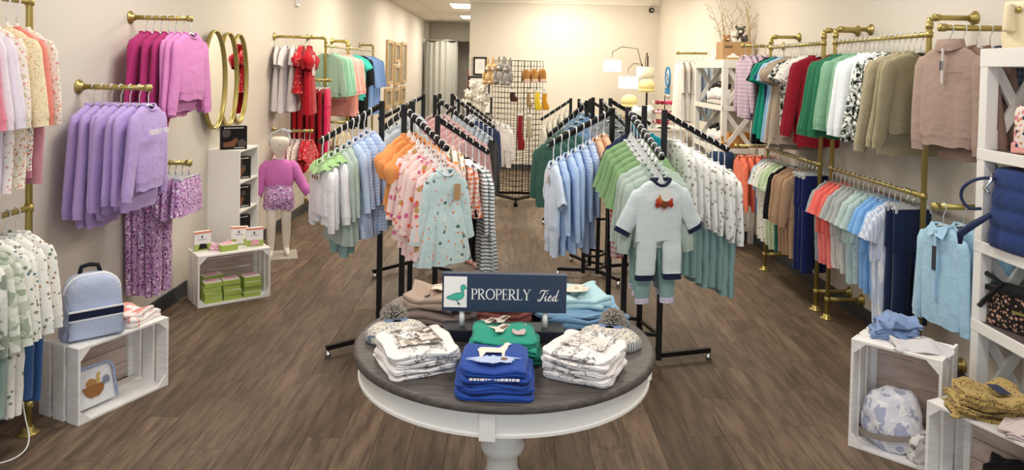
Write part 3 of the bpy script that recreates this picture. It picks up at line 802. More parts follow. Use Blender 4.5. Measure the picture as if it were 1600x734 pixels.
# far right arms
a, b = wall_arm('R', 7.45, 2.163, .42, 'far brass wall arm carrying lavender plaid shirts')
PLAID = cloth('C9B6C6', 'gingham', 'A893AB', 26)
row('far right plaid arm', a, b, [(5, 'shirt', 'shirt', 'lavender plaid button shirt', shirt(PLAID, .62, .16, .42))], -PI/2, start=.2, end=1.0)
a, b = wall_arm('R', 7.45, 1.148, .46, 'far lower brass wall arm carrying coral shirts')
row('far right coral arm', a, b, [(5, 'shirt', 'shirt', 'coral orange button shirt', shirt(cloth('EE7658'), .48, .17, .38))], -PI/2, start=.1, end=.95)
a, b = wall_arm('R', 9.9, 2.141, .52, 'farthest right brass wall arm carrying white and pale blue nightwear')
row('farthest right wall arm', a, b, [(3, 'nightgown', 'nightgown', 'pale striped blue sleepsuit', pset(cloth('D9E3EE', 'stripe', 'BCCFE4', 40, 'x'), cloth('BCD2E6'), .55, leg=.3)), (3, 'nightgown', 'nightgown', 'white cotton nightgown', dress(cloth('F3EEE8'), .8, .16, 'long'))], -PI/2, start=.1, end=1.0)

# ================= black racks in the middle =================
def rack_arm(p, e, zt, ze): return ((p[0], p[1], zt-.0), (e[0], e[1], ze))
def arm_pts(A): 
    p, e, zt, ze = A
    return (p[0], p[1], zt+.008), (e[0], e[1], ze+.008)
def heading(A):      # hanger plane square to the arm, front turned to the arm's free end
    p, e = A[0], A[1]
    return math.atan2(e[1]-p[1], e[0]-p[0]) + PI/2

A1 = ((-.847, 4.95), (-1.20, 4.70), 1.62, 1.385); A2 = ((-.668, 4.75), (-.36, 4.42), 1.61, 1.385)
A3 = ((-.471, 4.95), (-.13, 5.16), 1.53, 1.285); A4 = ((-.673, 5.20), (-.95, 5.55), 1.61, 1.40)
fourway('front left black four-way rack with white, sage and floral baby clothes', [A1, A2, A3, A4], [(0, (-1.14, 4.71)), (1, (-.42, 4.45)), (2, (-.12, 5.15)), (3, (-.95, 5.5))], (-.66, 4.97))
B2 = ((-.669, 6.75), (-.30, 6.40), 1.60, 1.378); B3 = ((-.523, 6.90), (-.12, 6.83), 1.61, 1.33)
B1 = ((-.80, 6.95), (-1.16, 6.62), 1.60, 1.40); B4 = ((-.66, 7.1), (-.75, 7.5), 1.60, 1.38)
fourway('rear left black four-way rack with pink and grey-blue clothes', [B1, B2, B3, B4], [(0, (-1.17, 6.51)), (1, (-.38, 6.46)), (2, (-.30, 7.07)), (3, (-.75, 7.45))], (-.66, 6.92))
C1 = ((.716, 5.05), (.275, 4.75), 1.60, 1.395); C2 = ((.775, 4.75), (.905, 4.28), 1.62, 1.375)
C3 = ((1.0, 4.70), (1.45, 4.83), 1.61, 1.37); C4 = ((.926, 5.0), (1.02, 5.45), 1.62, 1.42)
fourway('front right black four-way rack with pale blue, green and woodland baby clothes', [C1, C2, C3, C4], [(0, (.40, 4.83)), (2, (1.36, 4.81)), (1, (.87, 4.42)), (3, (1.0, 5.35))], (.86, 4.88))
D1 = ((.716, 6.70), (.355, 6.38), 1.58, 1.305); D2 = ((.843, 6.68), (1.03, 6.28), 1.60, 1.40)
D3 = ((.95, 6.85), (1.35, 7.0), 1.60, 1.38); D4 = ((.80, 6.95), (.62, 7.3), 1.60, 1.4)
fourway('rear right black four-way rack with dark green clothes', [D1, D2, D3, D4], [(0, (.48, 6.72)), (1, (1.0, 6.4)), (2, (1.25, 6.95)), (3, (.65, 7.25))], (.83, 6.8))
E1 = ((.765, 9.0), (.40, 8.96), 1.51, 1.265); E2 = ((.85, 8.85), (.98, 8.5), 1.51, 1.3); E3 = ((1.0, 9.0), (1.35, 9.05), 1.51, 1.3)
fourway('small black rack farthest back on the right', [E1, E2, E3], [(0, (.45, 8.96)), (1, (.95, 8.55)), (2, (1.3, 9.05))], (.87, 8.95))
F1_ = ((-.469, 9.0), (-.20, 8.75), 1.43, 1.26); F2_ = ((-.6, 8.9), (-.85, 8.65), 1.43, 1.26); F3_ = ((-.5, 9.15), (-.3, 9.5), 1.43, 1.26)
fourway('small black rack farthest back on the left', [F1_, F2_, F3_], [(0, (-.25, 8.8)), (1, (-.82, 8.68)), (2, (-.35, 9.4))], (-.52, 9.02))

WH = cloth('F4F4F6'); GFR = cloth('A9CF8E'); LB = cloth('C3D5EF'); LBG = cloth('D4E0F3', 'gingham', '9FB9E2', 50)
def ex_smock(root, g):
    MB().box(-.07, .07, -.046, -.043, -.215, -.16).build('smocked_panel', plain('smock_white', 'EFEDEA', .8), root)
    for k in (-1, 0, 1): MB().ball((k*.042, -.048, -.19), (.012, .003, .015), 8, 5).build('pumpkin_motif', plain('motif', '9C6A3C', .8), root, True)
BUB = dict(mat=WH, L=.34, sh=.15, sleeve='long', slen=.28, sr=.06, sr1=.05, fold=.2, hd=.036, bw=.16, leg=.10, lw=.08, ltaper=.8, lover=.04, cuff=True, frill=GFR, ctrim=GFR)
p, e = arm_pts(A1)
row('left rack left arm', e, p, [(1, 'romper', 'romper', 'white bubble romper with smocked pumpkins', dict(BUB, extra=[ex_smock])), (2, 'romper', 'romper', 'white bubble romper with green frilled collar', BUB), (2, 'dress', 'dress', 'sage green long-sleeved dress', dress(SAGE, .62, .16, 'long', bw=.17, lmat=TEALG, leg=.12, lw=.07)),
    (1, 'dress', 'dress', 'pale blue long-sleeved dress', dress(LB, .56, .16, 'long', ruffle=True)), (3, 'dress', 'dress', 'blue gingham dress', dress(LBG, .64, .16, 'long', bw=.18))], heading(A1), 'white', 'from lower end', start=.0, end=.85)
ORN = cloth('F0A160'); FLP = cloth('F9DDD8', 'spots', 'C9A36A', 'DB6F9F', 'F0703E', 12, .13)
BLD = cloth('CFE6E8', 'spots', '5E7D78', 'F4EEE2', 'EC8048', 15, .07)
p, e = arm_pts(A2)
def ex_kraft(root, g):
    MB().box(.03, .075, -.056, -.052, -.27, -.17).build('price_tag', KRAFT, root)
row('left rack front arm', e, p, [(1, 'dress', 'dress', 'aqua pumpkin dress with kraft tag', dress(BLD, .56, .138, 'long', bw=.165, flare=.03, waist=.23, ww=.112, fold=.34, fd=1.2, sang=.22, sr=.05, sr1=.036, extra=[ex_kraft])), (5, 'dress', 'dress', 'pink dress with orange flowers', dress(FLP, .58, .155, 'long', bw=.17)), (3, 'dress', 'dress', 'orange puff-sleeved dress', dress(ORN, .46, .16, 'puff', slen=.15, sr=.058, bw=.15))], heading(A2), 'white', 'from lower end', start=-.02, end=.92)
GING = cloth('F5EFEA', 'gingham', 'E2703F', 32); STR = cloth('EFF1F0', 'stripe', '5F6F74', 42, 'z', .62); FLO = cloth('F6EFE6', 'spots', 'EBA13E', '7C9A6A', 'E07B4A', 20, .18)
p, e = arm_pts(A3)
row('left rack right arm', e, p, [(2, 'dress', 'dress', 'white dress with grey stripes', dress(STR, .64, .16, 'long', ruffle=True)), (2, 'outfit', 'outfit', 'orange gingham top with black trousers', dict(dress(GING, .34, .16, 'long', waist=.14, slen=.2, cuff=True), trim=cloth('17171B'), frill=WH, leg=.36, lover=.05, lmat=cloth('121215'), ltrim=GING, bell=True, lw=.07)), (3, 'dress', 'dress', 'cream dress with orange flowers', dress(FLO, .52, .15, 'long'))], heading(A3)-.32, 'white', 'from lower end', start=.0, end=.9)
p, e = arm_pts(A4)
row('left rack rear arm', e, p, [(5, 'dress', 'dress', 'pale grey-blue dress', dress(cloth('C9D2DC'), .6, .15, 'long'))], heading(A4), 'white', 'from lower end', end=.9)
DUST = cloth('DDB0B0')
p, e = arm_pts(B2)
row('rear-left rack front arm', e, p, [(7, 'dress', 'dress', 'dusty pink dress', dress(DUST, .66, .17, 'long', bw=.18))], heading(B2), 'white', 'from lower end', end=.9)
p, e = arm_pts(B3)
row('rear-left rack right arm', e, p, [(1, 'outfit', 'outfit', 'black and navy outfit', shirt(cloth('1A1C26'), .5, .15)), (8, 'shirt', 'shirt', 'grey-blue long-sleeved sleepsuit', pset(cloth('AEBBC8'), cloth('A7B8C8'), .5, .16, .3))], heading(B3), 'white', 'from lower end', end=.95)
p, e = arm_pts(B1)
row('rear-left rack left arm', e, p, [(5, 'dress', 'dress', 'pale blue-grey dress', dress(cloth('CBD5E0'), .62, .16, 'long'))], heading(B1), 'white', 'from lower end', end=.9)
p, e = arm_pts(B4)
row('rear-left rack back arm', e, p, [(4, 'dress', 'dress', 'pale pink dress', dress(cloth('E4C6C8'), .6, .15, 'long'))], heading(B4), 'white', 'from lower end', end=.9)
BL1, BL2, BL3 = cloth('D3E1F4'), cloth('B7D0F2'), cloth('A9C6EE')
p, e = arm_pts(C1)
row('right rack left arm', e, p, [(1, 'shirt', 'shirt', 'palest blue embroidered shirt', tee(BL1, .44, .16, slen=.16, leg=.2, lw=.075, extra=[lambda r_, g: MB().ball((0, -.04, -.19), (.03, .004, .035), 10, 6).build('embroidered_motif', plain('peach_thread', 'E3D3CC', .9), r_, True)])),
    (1, 'shirt', 'shirt', 'pale blue long-sleeved set', pset(BL2, BL2, .4, leg=.26, ltaper=.9)), (2, 'shirt', 'shirt', 'light blue long-sleeved gown', shirt(BL2, .62, .17, .38, bw=.19)), (2, 'outfit', 'outfit', 'light blue gingham dungarees', pset(LBG, LBG, .4, leg=.34, ltaper=.95)), (2, 'shirt', 'shirt', 'peach top with round neck', tee(cloth('EBBF9C'), .3, .16, nw=.05))], heading(C1)-.38, 'white', 'from lower end', start=0, end=.92, jit=.1)
def ex_turkey(root, g):
    MB().lathe([(.036, 0), (.036, .003)], 18, (0, 0, 0)).xf(Matrix.Translation((0.004, -.060, -.172)) @ Matrix.Rotation(PI/2, 4, 'X')).build('round_tag', CARD, root)
    for i, h in enumerate(('9C3226', 'C9542E', 'E08A4E', 'EFC7A0', 'E08A4E', 'C9542E', '9C3226')):
        t_ = rad(190 - 200*i/6); c_, s_ = math.cos(t_), math.sin(t_)
        poly([(-.002+.012*c_-.010*s_, -.222+.012*s_+.010*c_), (-.002+.050*c_-.016*s_, -.222+.050*s_+.016*c_), (-.002+.060*c_, -.222+.060*s_), (-.002+.050*c_+.016*s_, -.222+.050*s_-.016*c_), (-.002+.012*c_+.010*s_, -.222+.012*s_-.010*c_)], -.052-.0006*i, .003).build('turkey_feather', cloth(h), root)
    MB().ball((-.002, -.055, -.226), (.022, .004, .026), 12, 7).build('turkey_body', cloth('7E4A2C'), root, True)
    for sx in (-1, 1): MB().tube([(-.002+sx*.008, -.056, -.25), (-.002+sx*.010, -.057, -.264)], .002, 5).build('turkey_leg', cloth('E08A4E'), root)
ROMP = dict(romper=True, mat=cloth('E9F1F2', 'stripe', 'D3E0E3', 80, 'z'), L=.35, sh=.155, sleeve='long', slen=.20, sr=.062, sr1=.05, cuff=True, cuffl=.025, cuffs=1.02, trim=cloth('1C2440'), hd=.034, bw=.145, leg=.24, lw=.061, lgap=.018, ltaper=.97, lex=.55, lover=.04, sang=.52, ltrim=cloth('1C2440'), cr=.010, extra=[ex_turkey], nw=.06)
p, e = arm_pts(C2)
row('right rack front arm', e, p, [(1, 'romper', 'romper', 'striped romper with turkey patch', ROMP), (3, 'pajama_set', 'pajamas', 'sage green set with gingham hems', pset(SAGE, TEALG, .42, .17, .36, ltrim=cloth('E9E4F2', 'gingham', 'C9BFE0', 50))), (5, 'sweatshirt', 'sweatshirt', 'leaf green short-sleeved set', tset(LGREEN, cloth('7FA873'), .42, .1, sh=.17, slen=.2, trim=WH)), (1, 'outfit', 'outfit', 'red gingham and navy outfit', tset(cloth('2B3350'), cloth('E9DCDC', 'gingham', 'D0443A', 30), .4, .42))], heading(C2), 'white', 'from lower end', start=-.02, end=.95)
DEER = cloth('F1F0EC', 'spots', 'C2C8BE', '9A8F82', 20, .15)
p, e = arm_pts(C3)
row('right rack outer arm', e, p, [(9, 'pajama_set', 'pajamas', 'woodland-print pajamas with teal trousers', pset(DEER, TEALG, .42, .16, .46, ltaper=.8))], heading(C3), 'white', 'from lower end', start=.0, end=.9)
p, e = arm_pts(C4)
row('right rack rear arm', e, p, [(4, 'blouse', 'shirt', 'bright teal top', tee(cloth('1C8FA4'), .42))], heading(C4), 'white', 'from lower end', end=.9)
DKG = cloth('3F6A60')
p, e = arm_pts(D1)
row('rear-right rack left arm', e, p, [(4, 'shirt', 'shirt', 'dark green tunic', shirt(DKG, .55, .17, .34)), (3, 'shirt', 'shirt', 'denim blue shirt', shirt(cloth('7FA2C4'), .5, .16))], heading(D1), 'clear', 'from lower end', end=.95)
p, e = arm_pts(D2)
row('rear-right rack front arm', e, p, [(5, 'shirt', 'shirt', 'grey printed shirt', shirt(cloth('8F979B', 'spots', 'C9CDCE', 26, .15), .5, .16))], heading(D2), 'clear', 'from lower end', end=.95)
p, e = arm_pts(D3)
row('rear-right rack outer arm', e, p, [(4, 'shirt', 'shirt', 'dark teal shirt', shirt(cloth('2C7A8C'), .5, .16))], heading(D3), 'clear', 'from lower end', end=.95)
p, e = arm_pts(D4)
row('rear-right rack back arm', e, p, [(3, 'shirt', 'shirt', 'soft blue shirt', shirt(cloth('89A9CB'), .5, .16))], heading(D4), 'clear', 'from lower end', end=.95)
p, e = arm_pts(E1)
row('farthest right rack arm', e, p, [(5, 'shirt', 'shirt', 'cream cotton shirt', shirt(cloth('D8D6CC'), .5, .16))], heading(E1), 'clear', 'from lower end', end=.95)
p, e = arm_pts(E2)
row('farthest right front arm', e, p, [(3, 'shirt', 'shirt', 'turquoise and navy shirt', shirt(cloth('3F8FB0', 'spots', '202A4A', 12, .2), .5, .16))], heading(E2), 'clear', 'from lower end', end=.95)
p, e = arm_pts(F1_)
row('farthest left rack arm', e, p, [(3, 'shirt', 'shirt', 'navy blue shirt', shirt(cloth('2A3A66'), .5, .16)), (2, 'shirt', 'shirt', 'pale grey shirt', shirt(cloth('C3CAD2'), .5, .16))], heading(F1_), 'clear', 'from lower end', end=.95)
# ------------------------------------------------------------ round table and sign
TX, TY, TZ, TR = .005, 3.035, .76, .618
tb = empty('round_display_table', (TX, TY, 0), 0, 'round display table with dark wood top and white pedestal', 'table')
MB().lathe([(.01, .728), (TR-.012, .728), (TR-.002, .733), (TR, .742), (TR-.002, .752), (TR-.010, .759), (TR-.02, .76), (.3, .76), (.01, .76)], 72).build('table_top', DARKTOP, tb, True).modifiers.new('edge', 'EDGE_SPLIT').split_angle = rad(40)
MB().lathe([(TR-.03, .728), (TR-.028, .715), (TR-.028, .655), (TR-.022, .652), (TR-.022, .642), (TR-.03, .64), (TR-.05, .64), (TR-.05, .728)], 72).build('apron', WHITEP, tb, True).modifiers.new('edge', 'EDGE_SPLIT').split_angle = rad(40)
for ang in (-1.66, -.09, 1.48, 3.05):
    m = MB().box(TR-.034, TR-.014, -.028, .028, .632, .727).xf(Matrix.Rotation(ang, 4, 'Z'))
    m.build('apron_block', WHITEP, tb, bevel=.003)
MB().lathe([(.10, .66), (.10, .645), (.078, .64), (.079, .58), (.081, .48), (.079, .41), (.071, .365), (.068, .35), (.084, .338), (.091, .318), (.086, .298), (.07, .285), (.062, .26), (.066, .22), (.09, .16), (.105, .12), (.105, .08), (.01, .08)], 40).build('pedestal', WHITEP, tb, True)
for k in range(4):
    a_ = PI/4 + k*PI/2
    m = MB().loft([[(x, -w_, z0), (x, w_, z0), (x, w_, z1), (x, -w_, z1)] for (x, w_, z0, z1) in ((.06, .035, .05, .13), (.12, .035, .03, .11), (.19, .035, .01, .07), (.25, .038, 0, .05), (.27, .038, 0, .04))])
    m.xf(Matrix.Rotation(a_, 4, 'Z')).build('pedestal_foot', WHITEP, tb, bevel=.004)

NAVYP = plain('navy_sign_paint', '23344F', .5); NAVYD = plain('dark_navy_base', '171C2A', .5)
sg = empty('tabletop_sign', (.0, 3.05, TZ+.018), 0, 'navy tabletop sign with a duck logo and white lettering on white posts', 'sign')
SW, SZ0, SZ1 = .258, .094, .252
MB().box(-SW, SW, -.018, .018, SZ0, SZ1).build('sign_board', NAVYP, sg, bevel=.002)
MB().box(-.25, .25, -.06, .06, -.018, .03).build('sign_base', NAVYD, sg, bevel=.003)
for x in (-.175, .172): MB().lathe([(.011, .028), (.011, .096)], 14, (x, 0, 0)).build('sign_post', WHITEPL, sg, True)
lg = MB().box(-.25, -.155, -.0205, -.0175, SZ0+.018, SZ1-.012).build('logo_panel', CARD, sg)
duck = [(-.243, .139), (-.235, .146), (-.222, .150), (-.210, .157), (-.196, .160), (-.184, .160), (-.180, .166), (-.183, .174), (-.184, .182), (-.181, .190), (-.176, .194), (-.170, .195), (-.165, .191), (-.163, .186), (-.160, .181), (-.1565, .179), (-.161, .178), (-.166, .177), (-.170, .172), (-.173, .166), (-.170, .158), (-.170, .148), (-.175, .139), (-.184, .133), (-.196, .130), (-.212, .130), (-.226, .133), (-.236, .135)]
duck = [(x+.003, z+.013) for (x, z) in duck]
TEALD = plain('duck_teal', '3FB59B', .6); TEALK = plain('duck_outline', '17604F', .6)
poly(duck, -.0222).build('duck', TEALD, lg)
MB().ribbon(duck + [duck[0]], .0016, -.0228, .001).build('duck_outline', TEALK, lg)
MB().ribbon([(-.196, .144), (-.193, .135), (-.187, .130), (-.183, .123), (-.188, .127), (-.194, .129)], [.003, .003, .004, .003, .004, .002], -.0228, .001).build('duck_leg', TEALK, lg)
def arc(cx, cz, rx, rz, a0, a1, n=12): return [(cx+rx*math.cos(rad(a0+(a1-a0)*i/n)), cz+rz*math.sin(rad(a0+(a1-a0)*i/n))) for i in range(n+1)]
def bowl(n=12, a=.035, b=.11): return [a+(b-a)*math.sin(PI*i/n) for i in range(n+1)]
LET = {
 'P': (.56, [([(.13, 0), (.13, 1)], .13), ([(0, .02), (.28, .02)], .04), ([(0, .98), (.25, .98)], .04), ([(.13, .97)] + arc(.25, .72, .27, .25, 90, -90) + [(.13, .47)], [.04] + bowl(12, .04, .12) + [.04])]),
 'R': (.68, [([(.13, 0), (.13, 1)], .13), ([(0, .02), (.28, .02)], .04), ([(0, .98), (.25, .98)], .04), ([(.13, .97)] + arc(.25, .74, .26, .23, 90, -90) + [(.13, .51)], [.04] + bowl(12, .04, .12) + [.04]), ([(.26, .5), (.45, .22), (.58, .04), (.70, .0)], [.10, .13, .11, .03])]),
 'O': (.84, [(arc(.42, .5, .36, .47, 90, 450, 32), [.045+.085*abs(math.cos(rad(90+360*i/32))) for i in range(33)])]),
 'E': (.54, [([(.13, 0), (.13, 1)], .13), ([(0, .02), (.5, .02)], .04), ([(0, .98), (.47, .98)], .04), ([(.13, .51), (.4, .51)], .04), ([(.485, 0), (.51, .2)], .03), ([(.46, 1), (.46, .83)], .03), ([(.40, .42), (.40, .6)], .03)]),
 'L': (.56, [([(.13, 0), (.13, 1)], .13), ([(0, .98), (.27, .98)], .04), ([(0, .02), (.52, .02)], .04), ([(.50, 0), (.53, .22)], .03)]),
 'Y': (.66, [([(.07, 1), (.34, .48)], .12), ([(.60, 1), (.35, .5)], .045), ([(.34, .5), (.34, 0)], .13), ([(-.02, .98), (.2, .98)], .04), ([(.5, .98), (.7, .98)], .04), ([(.2, .02), (.48, .02)], .04)]),
}
m = MB(); x = -.138; hgt = .045; z0 = .146
for ch in 'PROPERLY':
    wd, st = LET[ch]
    for pts, ws in st:
        m.ribbon([(x+p[0]*hgt*1.04, z0+p[1]*hgt) for p in pts], [q*hgt*.9 for q in ws] if isinstance(ws, list) else ws*hgt*.9, -.0195, .0015)
    x += wd*hgt*1.04 + .0012
m.build('sign_lettering', CARD, sg)
m = MB(); sx, sz, sc = .137, .142, .05
def scr(pts, ws): m.ribbon([(sx+(p[0]+.28*p[1])*sc, sz+p[1]*sc) for p in pts], [q*sc for q in ws] if isinstance(ws, list) else ws*sc, -.0195, .0015)
scr([(.05, .66), (.0, .78), (.10, .92), (.28, .93), (.48, .88), (.68, .96)], [.03, .05, .06, .08, .07, .03])
scr([(.42, .9), (.36, .6), (.30, .3), (.20, .07), (.06, .02), (.0, .12), (.07, .2)], [.05, .09, .11, .10, .05, .06, .04])
scr([(.48, .30), (.60, .50), (.60, .25), (.62, .06), (.70, .05), (.84, .25)], [.03, .05, .09, .08, .05, .03])
scr([(.61, .66), (.63, .72)], .08)
scr([(.84, .25), (1.0, .32), (1.06, .44), (.98, .52), (.88, .4), (.85, .2), (.92, .04), (1.04, .05), (1.2, .28)], [.03, .04, .05, .05, .08, .10, .07, .04, .03])
scr([(1.46, .42), (1.36, .5), (1.24, .36), (1.22, .12), (1.32, .03), (1.44, .22)], [.05, .05, .09, .10, .06, .04])
scr([(1.48, 1.0), (1.47, .6), (1.45, .25), (1.49, .05), (1.58, .06), (1.70, .2)], [.05, .08, .10, .08, .05, .02])
m.build('sign_script', CARD, sg)

# ------------------------------------------------------------ folded clothes
def folded(name, w_, d_, h_, mat, loc, rz, label, cat, group, seed=0, soft=1.0, extra=None, n=40):
    rng = random.Random(seed); ph = [rng.uniform(0, 6) for _ in range(4)]
    root = empty(name, loc, rz, label, cat, group)
    def R_(k, z, lift=0):
        o = []
        for i in range(n):
            a = 2*PI*i/n; c, s = math.cos(a), math.sin(a); e = .28
            x = math.copysign(abs(c)**e, c)*(w_/2-k); y = math.copysign(abs(s)**e, s)*(d_/2-k)
            x += soft*.006*math.sin(5*y/d_*3+ph[0]); y += soft*.006*math.sin(5*x/w_*3+ph[1])
            zz = z + lift*soft*(.006*math.sin(9*x/w_+ph[2])+.006*math.sin(7*y/d_+ph[3]))
            o.append((x, y, zz))
        return o
    g_ = min(.010, h_*.3)
    MB().loft([R_(.012, 0), R_(.002, h_*.12), R_(0, h_*.3, .5), R_(g_*.5, h_*.46, .6), R_(g_*.9, h_*.5, .6), R_(g_*.5, h_*.54, .6), R_(0, h_*.7, .8), R_(.002, h_*.88, 1), R_(.012, h_, 1), R_(w_*.14, h_+.002, 1), R_(w_*.28, h_+.003, 1), R_(w_*.42, h_+.003, 1)]).build('folded_body', mat, root, True)
    if extra: extra(root, h_)
    return root

DECY = [1.0]
def decal(name, outline, z, mat, root):
    m = MB(); n = len(outline); ky = ky_ if (ky_ := DECY[0]) else 1
    outline = [(x, y*ky) for x, y in outline]
    m.v = [(x, y, z) for x, y in outline] + [(x, y, z+.002) for x, y in outline]
    m.f = [tuple(range(n-1, -1, -1)), tuple(range(n, 2*n))] + [(i, (i+1) % n, (i+1) % n+n, i+n) for i in range(n)]
    return m.build(name, mat, root)
def blob(cx, cy, rx, ry, rng, n=14, j=.2): return [(cx+rx*(1+rng.uniform(-j, j))*math.cos(2*PI*i/n), cy+ry*(1+rng.uniform(-j, j))*math.sin(2*PI*i/n)) for i in range(n)]

WT = cloth('EFEAE8', 'sketch', '4E4946', 12); WT0 = cloth('EFEAE8')
PHOTO = cloth('A89E94', 'camo', '5E564F', 'DDD6CE', 22)
INK = cloth('E4DCD6', 'sketch', '2C2826', 16)
def pr_photo(root, h_): decal('printed_picture', [(-.075, -.08), (.085, -.08), (.08, .085), (-.07, .085)], h_+.009, PHOTO, root)
def pr_ink(root, h_): decal('printed_drawing', [(-.085, -.05), (.085, -.05), (.07, .07), (-.07, .075)], h_+.009, INK, root)
NTH = ['bottom', 'second', 'third', 'fourth', 'fifth', 'sixth', 'top']
z = TZ; rr_ = random.Random(4)
for i in range(5):
    h_ = .0175; top = i == 4
    folded('folded_tee', .265, .30, h_, WT if i % 2 == 0 or True else WT0, (-.33+rr_.uniform(-.008, .008), 2.785+rr_.uniform(-.008, .008), z), .43+rr_.uniform(-.04, .04), f'folded white graphic tee, {"topmost" if top else ORD[i]+" from bottom"} of the left table stack', 'shirt', 'left stack of white tees', i, extra=pr_photo if top else None); z += h_
z = TZ
for i in range(7):
    h_ = .0138; top = i == 6
    folded('folded_tee', .255, .27, h_, WT, (.303+rr_.uniform(-.008, .008), 2.725+rr_.uniform(-.008, .008), z), -.46+rr_.uniform(-.04, .04), f'folded white graphic tee, {"topmost" if top else ORD[i]+" from bottom"} of the right table stack', 'shirt', 'right stack of white tees', 20+i, extra=pr_ink if top else None); z += h_
BLU = cloth('24499C'); GRN = cloth('2E9C84'); rq = random.Random(8)
CREAM, BRN, LBLUE = cloth('EFE3D6'), cloth('8A6A55'), cloth('B9C9EA')
def pr_slogan(root, h_):
    m = MB(); rg = random.Random(9); x = -.085
    while x < .085:
        w_ = rg.uniform(.006, .016); m.box(x, x+w_, -.139, -.130, h_*.55, h_*.55+.005); x += w_+.003
    m.build('printed_slogan', CARD, root)
def pr_deer(root, h_):
    DECY[0] = 1.7
    zz = h_+.010
    decal('printed_bush', blob(.004, -.036, .082, .017, rq, 34, .32), zz, LBLUE, root)
    decal('printed_goat', [(-.062, .012), (-.05, .024), (-.02, .024), (.015, .022), (.03, .036), (.036, .05), (.046, .054), (.060, .046), (.050, .040), (.046, .022), (.038, .004), (.036, -.028), (.029, -.028), (.026, -.002), (-.03, -.002), (-.042, -.028), (-.05, -.028), (-.056, .0)], zz+.002, CREAM, root)
    MB().tube([(.040, .09, zz+.005), (.034, .105, zz+.005), (.022, .11, zz+.005)], .0015, 5).build('printed_horn', BRN, root)
    decal('printed_goat_shadow', blob(.035, -.036, .012, .006, rq, 10, .3), zz+.003, BRN, root)
    DECY[0] = 1.0
z = TZ
for i, (w_, h_) in enumerate([(.275, .022), (.27, .017), (.265, .017), (.25, .016), (.235, .026)]):
    top = i == 4
    folded('folded_sweatshirt', w_, .31-.012*i, h_, BLU, (-.028+rr_.uniform(-.004, .004), 2.605, z), rr_.uniform(-.03, .03), f'folded royal blue sweatshirt, {"topmost, with goat print" if top else ORD[i]+" from bottom"} of front stack', 'sweatshirt', 'stack of blue sweatshirts', 40+i, extra=pr_deer if top else (pr_slogan if i == 3 else None)); z += h_
def pr_geese(root, h_):
    DECY[0] = 1.5
    zz = h_+.010
    for (x, y, s_) in ((-.02, .06, 1.1), (-.07, .045, .8), (-.02, -.01, 1.2), (.05, .0, 1.0)):
        decal('printed_goose', [(x-.04*s_, y+.012*s_), (x-.01*s_, y+.008*s_), (x+.01*s_, y+.03*s_), (x+.035*s_, y+.024*s_), (x+.02*s_, y), (x+.012*s_, y-.02*s_), (x-.012*s_, y-.022*s_), (x-.015*s_, y-.004*s_)], zz, CREAM, root)
        decal('printed_wing', [(x, y), (x+.02*s_, y+.02*s_), (x+.03*s_, y+.016*s_), (x+.012*s_, y-.006*s_)], zz+.003, BRN, root)
    decal('printed_cat', blob(.055, -.02, .026, .038, rq, 14, .15), zz+.001, cloth('C9B4B4'), root)
    DECY[0] = 1.0
z = TZ
for i in range(3):
    h_ = (.034, .03, .032)[i]; top = i == 2
    folded('folded_sweatshirt', .285-.02*i, .24, h_, GRN if i else cloth('1F7460'), (.005, 2.87, z), rr_.uniform(-.03, .03), f'folded sea green sweatshirt, {("bottom", "middle", "topmost, with goose print")[i]} of middle stack', 'sweatshirt', 'stack of green sweatshirts', 60+i, 1.4, pr_geese if top else None); z += h_
TPE = cloth('B39C8C'); TPE2 = cloth('93827C')
def neck(mat, y=-.11, wd=.2, rz=0):
    def fn(root, h_):
        MB().tube([(-wd/2+wd*i/12, y-.045*math.sin(PI*i/12)*-1, h_+.006) for i in range(13)], .011, 7).build('neckband', mat, root, True)
    return fn
def pr_light(root, h_):
    decal('printed_motif', blob(.02, .03, .08, .05, rq, 18, .3), h_+.010, cloth('E8D9C6', 'spots', 'B9A08C', 26, .2), root)
z = TZ
for i, (w_, d_, h_, mt) in enumerate([(.40, .30, .06, TPE2), (.32, .26, .045, TPE)]):
    folded('folded_sweatshirt', w_, d_, h_, mt, (-.31+.03*i, 3.30+.02*i, z), -.15, ('darker taupe folded sweatshirt under the lighter one', 'light taupe folded sweatshirt with cream motif')[i] + ' behind the sign', 'sweatshirt', 'taupe sweatshirts behind the sign', 70+i, 2.4, (neck(TPE2, -.12), pr_light)[i]); z += h_
z = TZ; AQ = cloth('B5D9E2'); AQ2 = cloth('8FB9DA')
for i, (w_, d_, h_, mt) in enumerate([(.38, .28, .038, cloth('7FA8CE')), (.37, .28, .034, AQ2), (.31, .26, .036, AQ)]):
    folded('folded_sweatshirt', w_, d_, h_, mt, (.335-.02*i, 3.30+.015*i, z), .2, ('blue folded sweatshirt at the bottom', 'mid blue folded sweatshirt in the middle', 'pale aqua folded sweatshirt on top')[i] + ' of the blue pile', 'sweatshirt', 'pale blue sweatshirts behind the sign', 80+i, 2.4, (neck(AQ2, -.12), neck(AQ, -.12), pr_light)[i]); z += h_
z = TZ
for i in range(2):
    folded('folded_sweatshirt', .27, .26, .05, cloth('C4776A'), (-.015, 3.32, z), 0, ('lower', 'upper')[i] + ' coral folded sweatshirt behind the sign', 'sweatshirt', 'coral sweatshirts behind the sign', 90+i, 1.6); z += .05

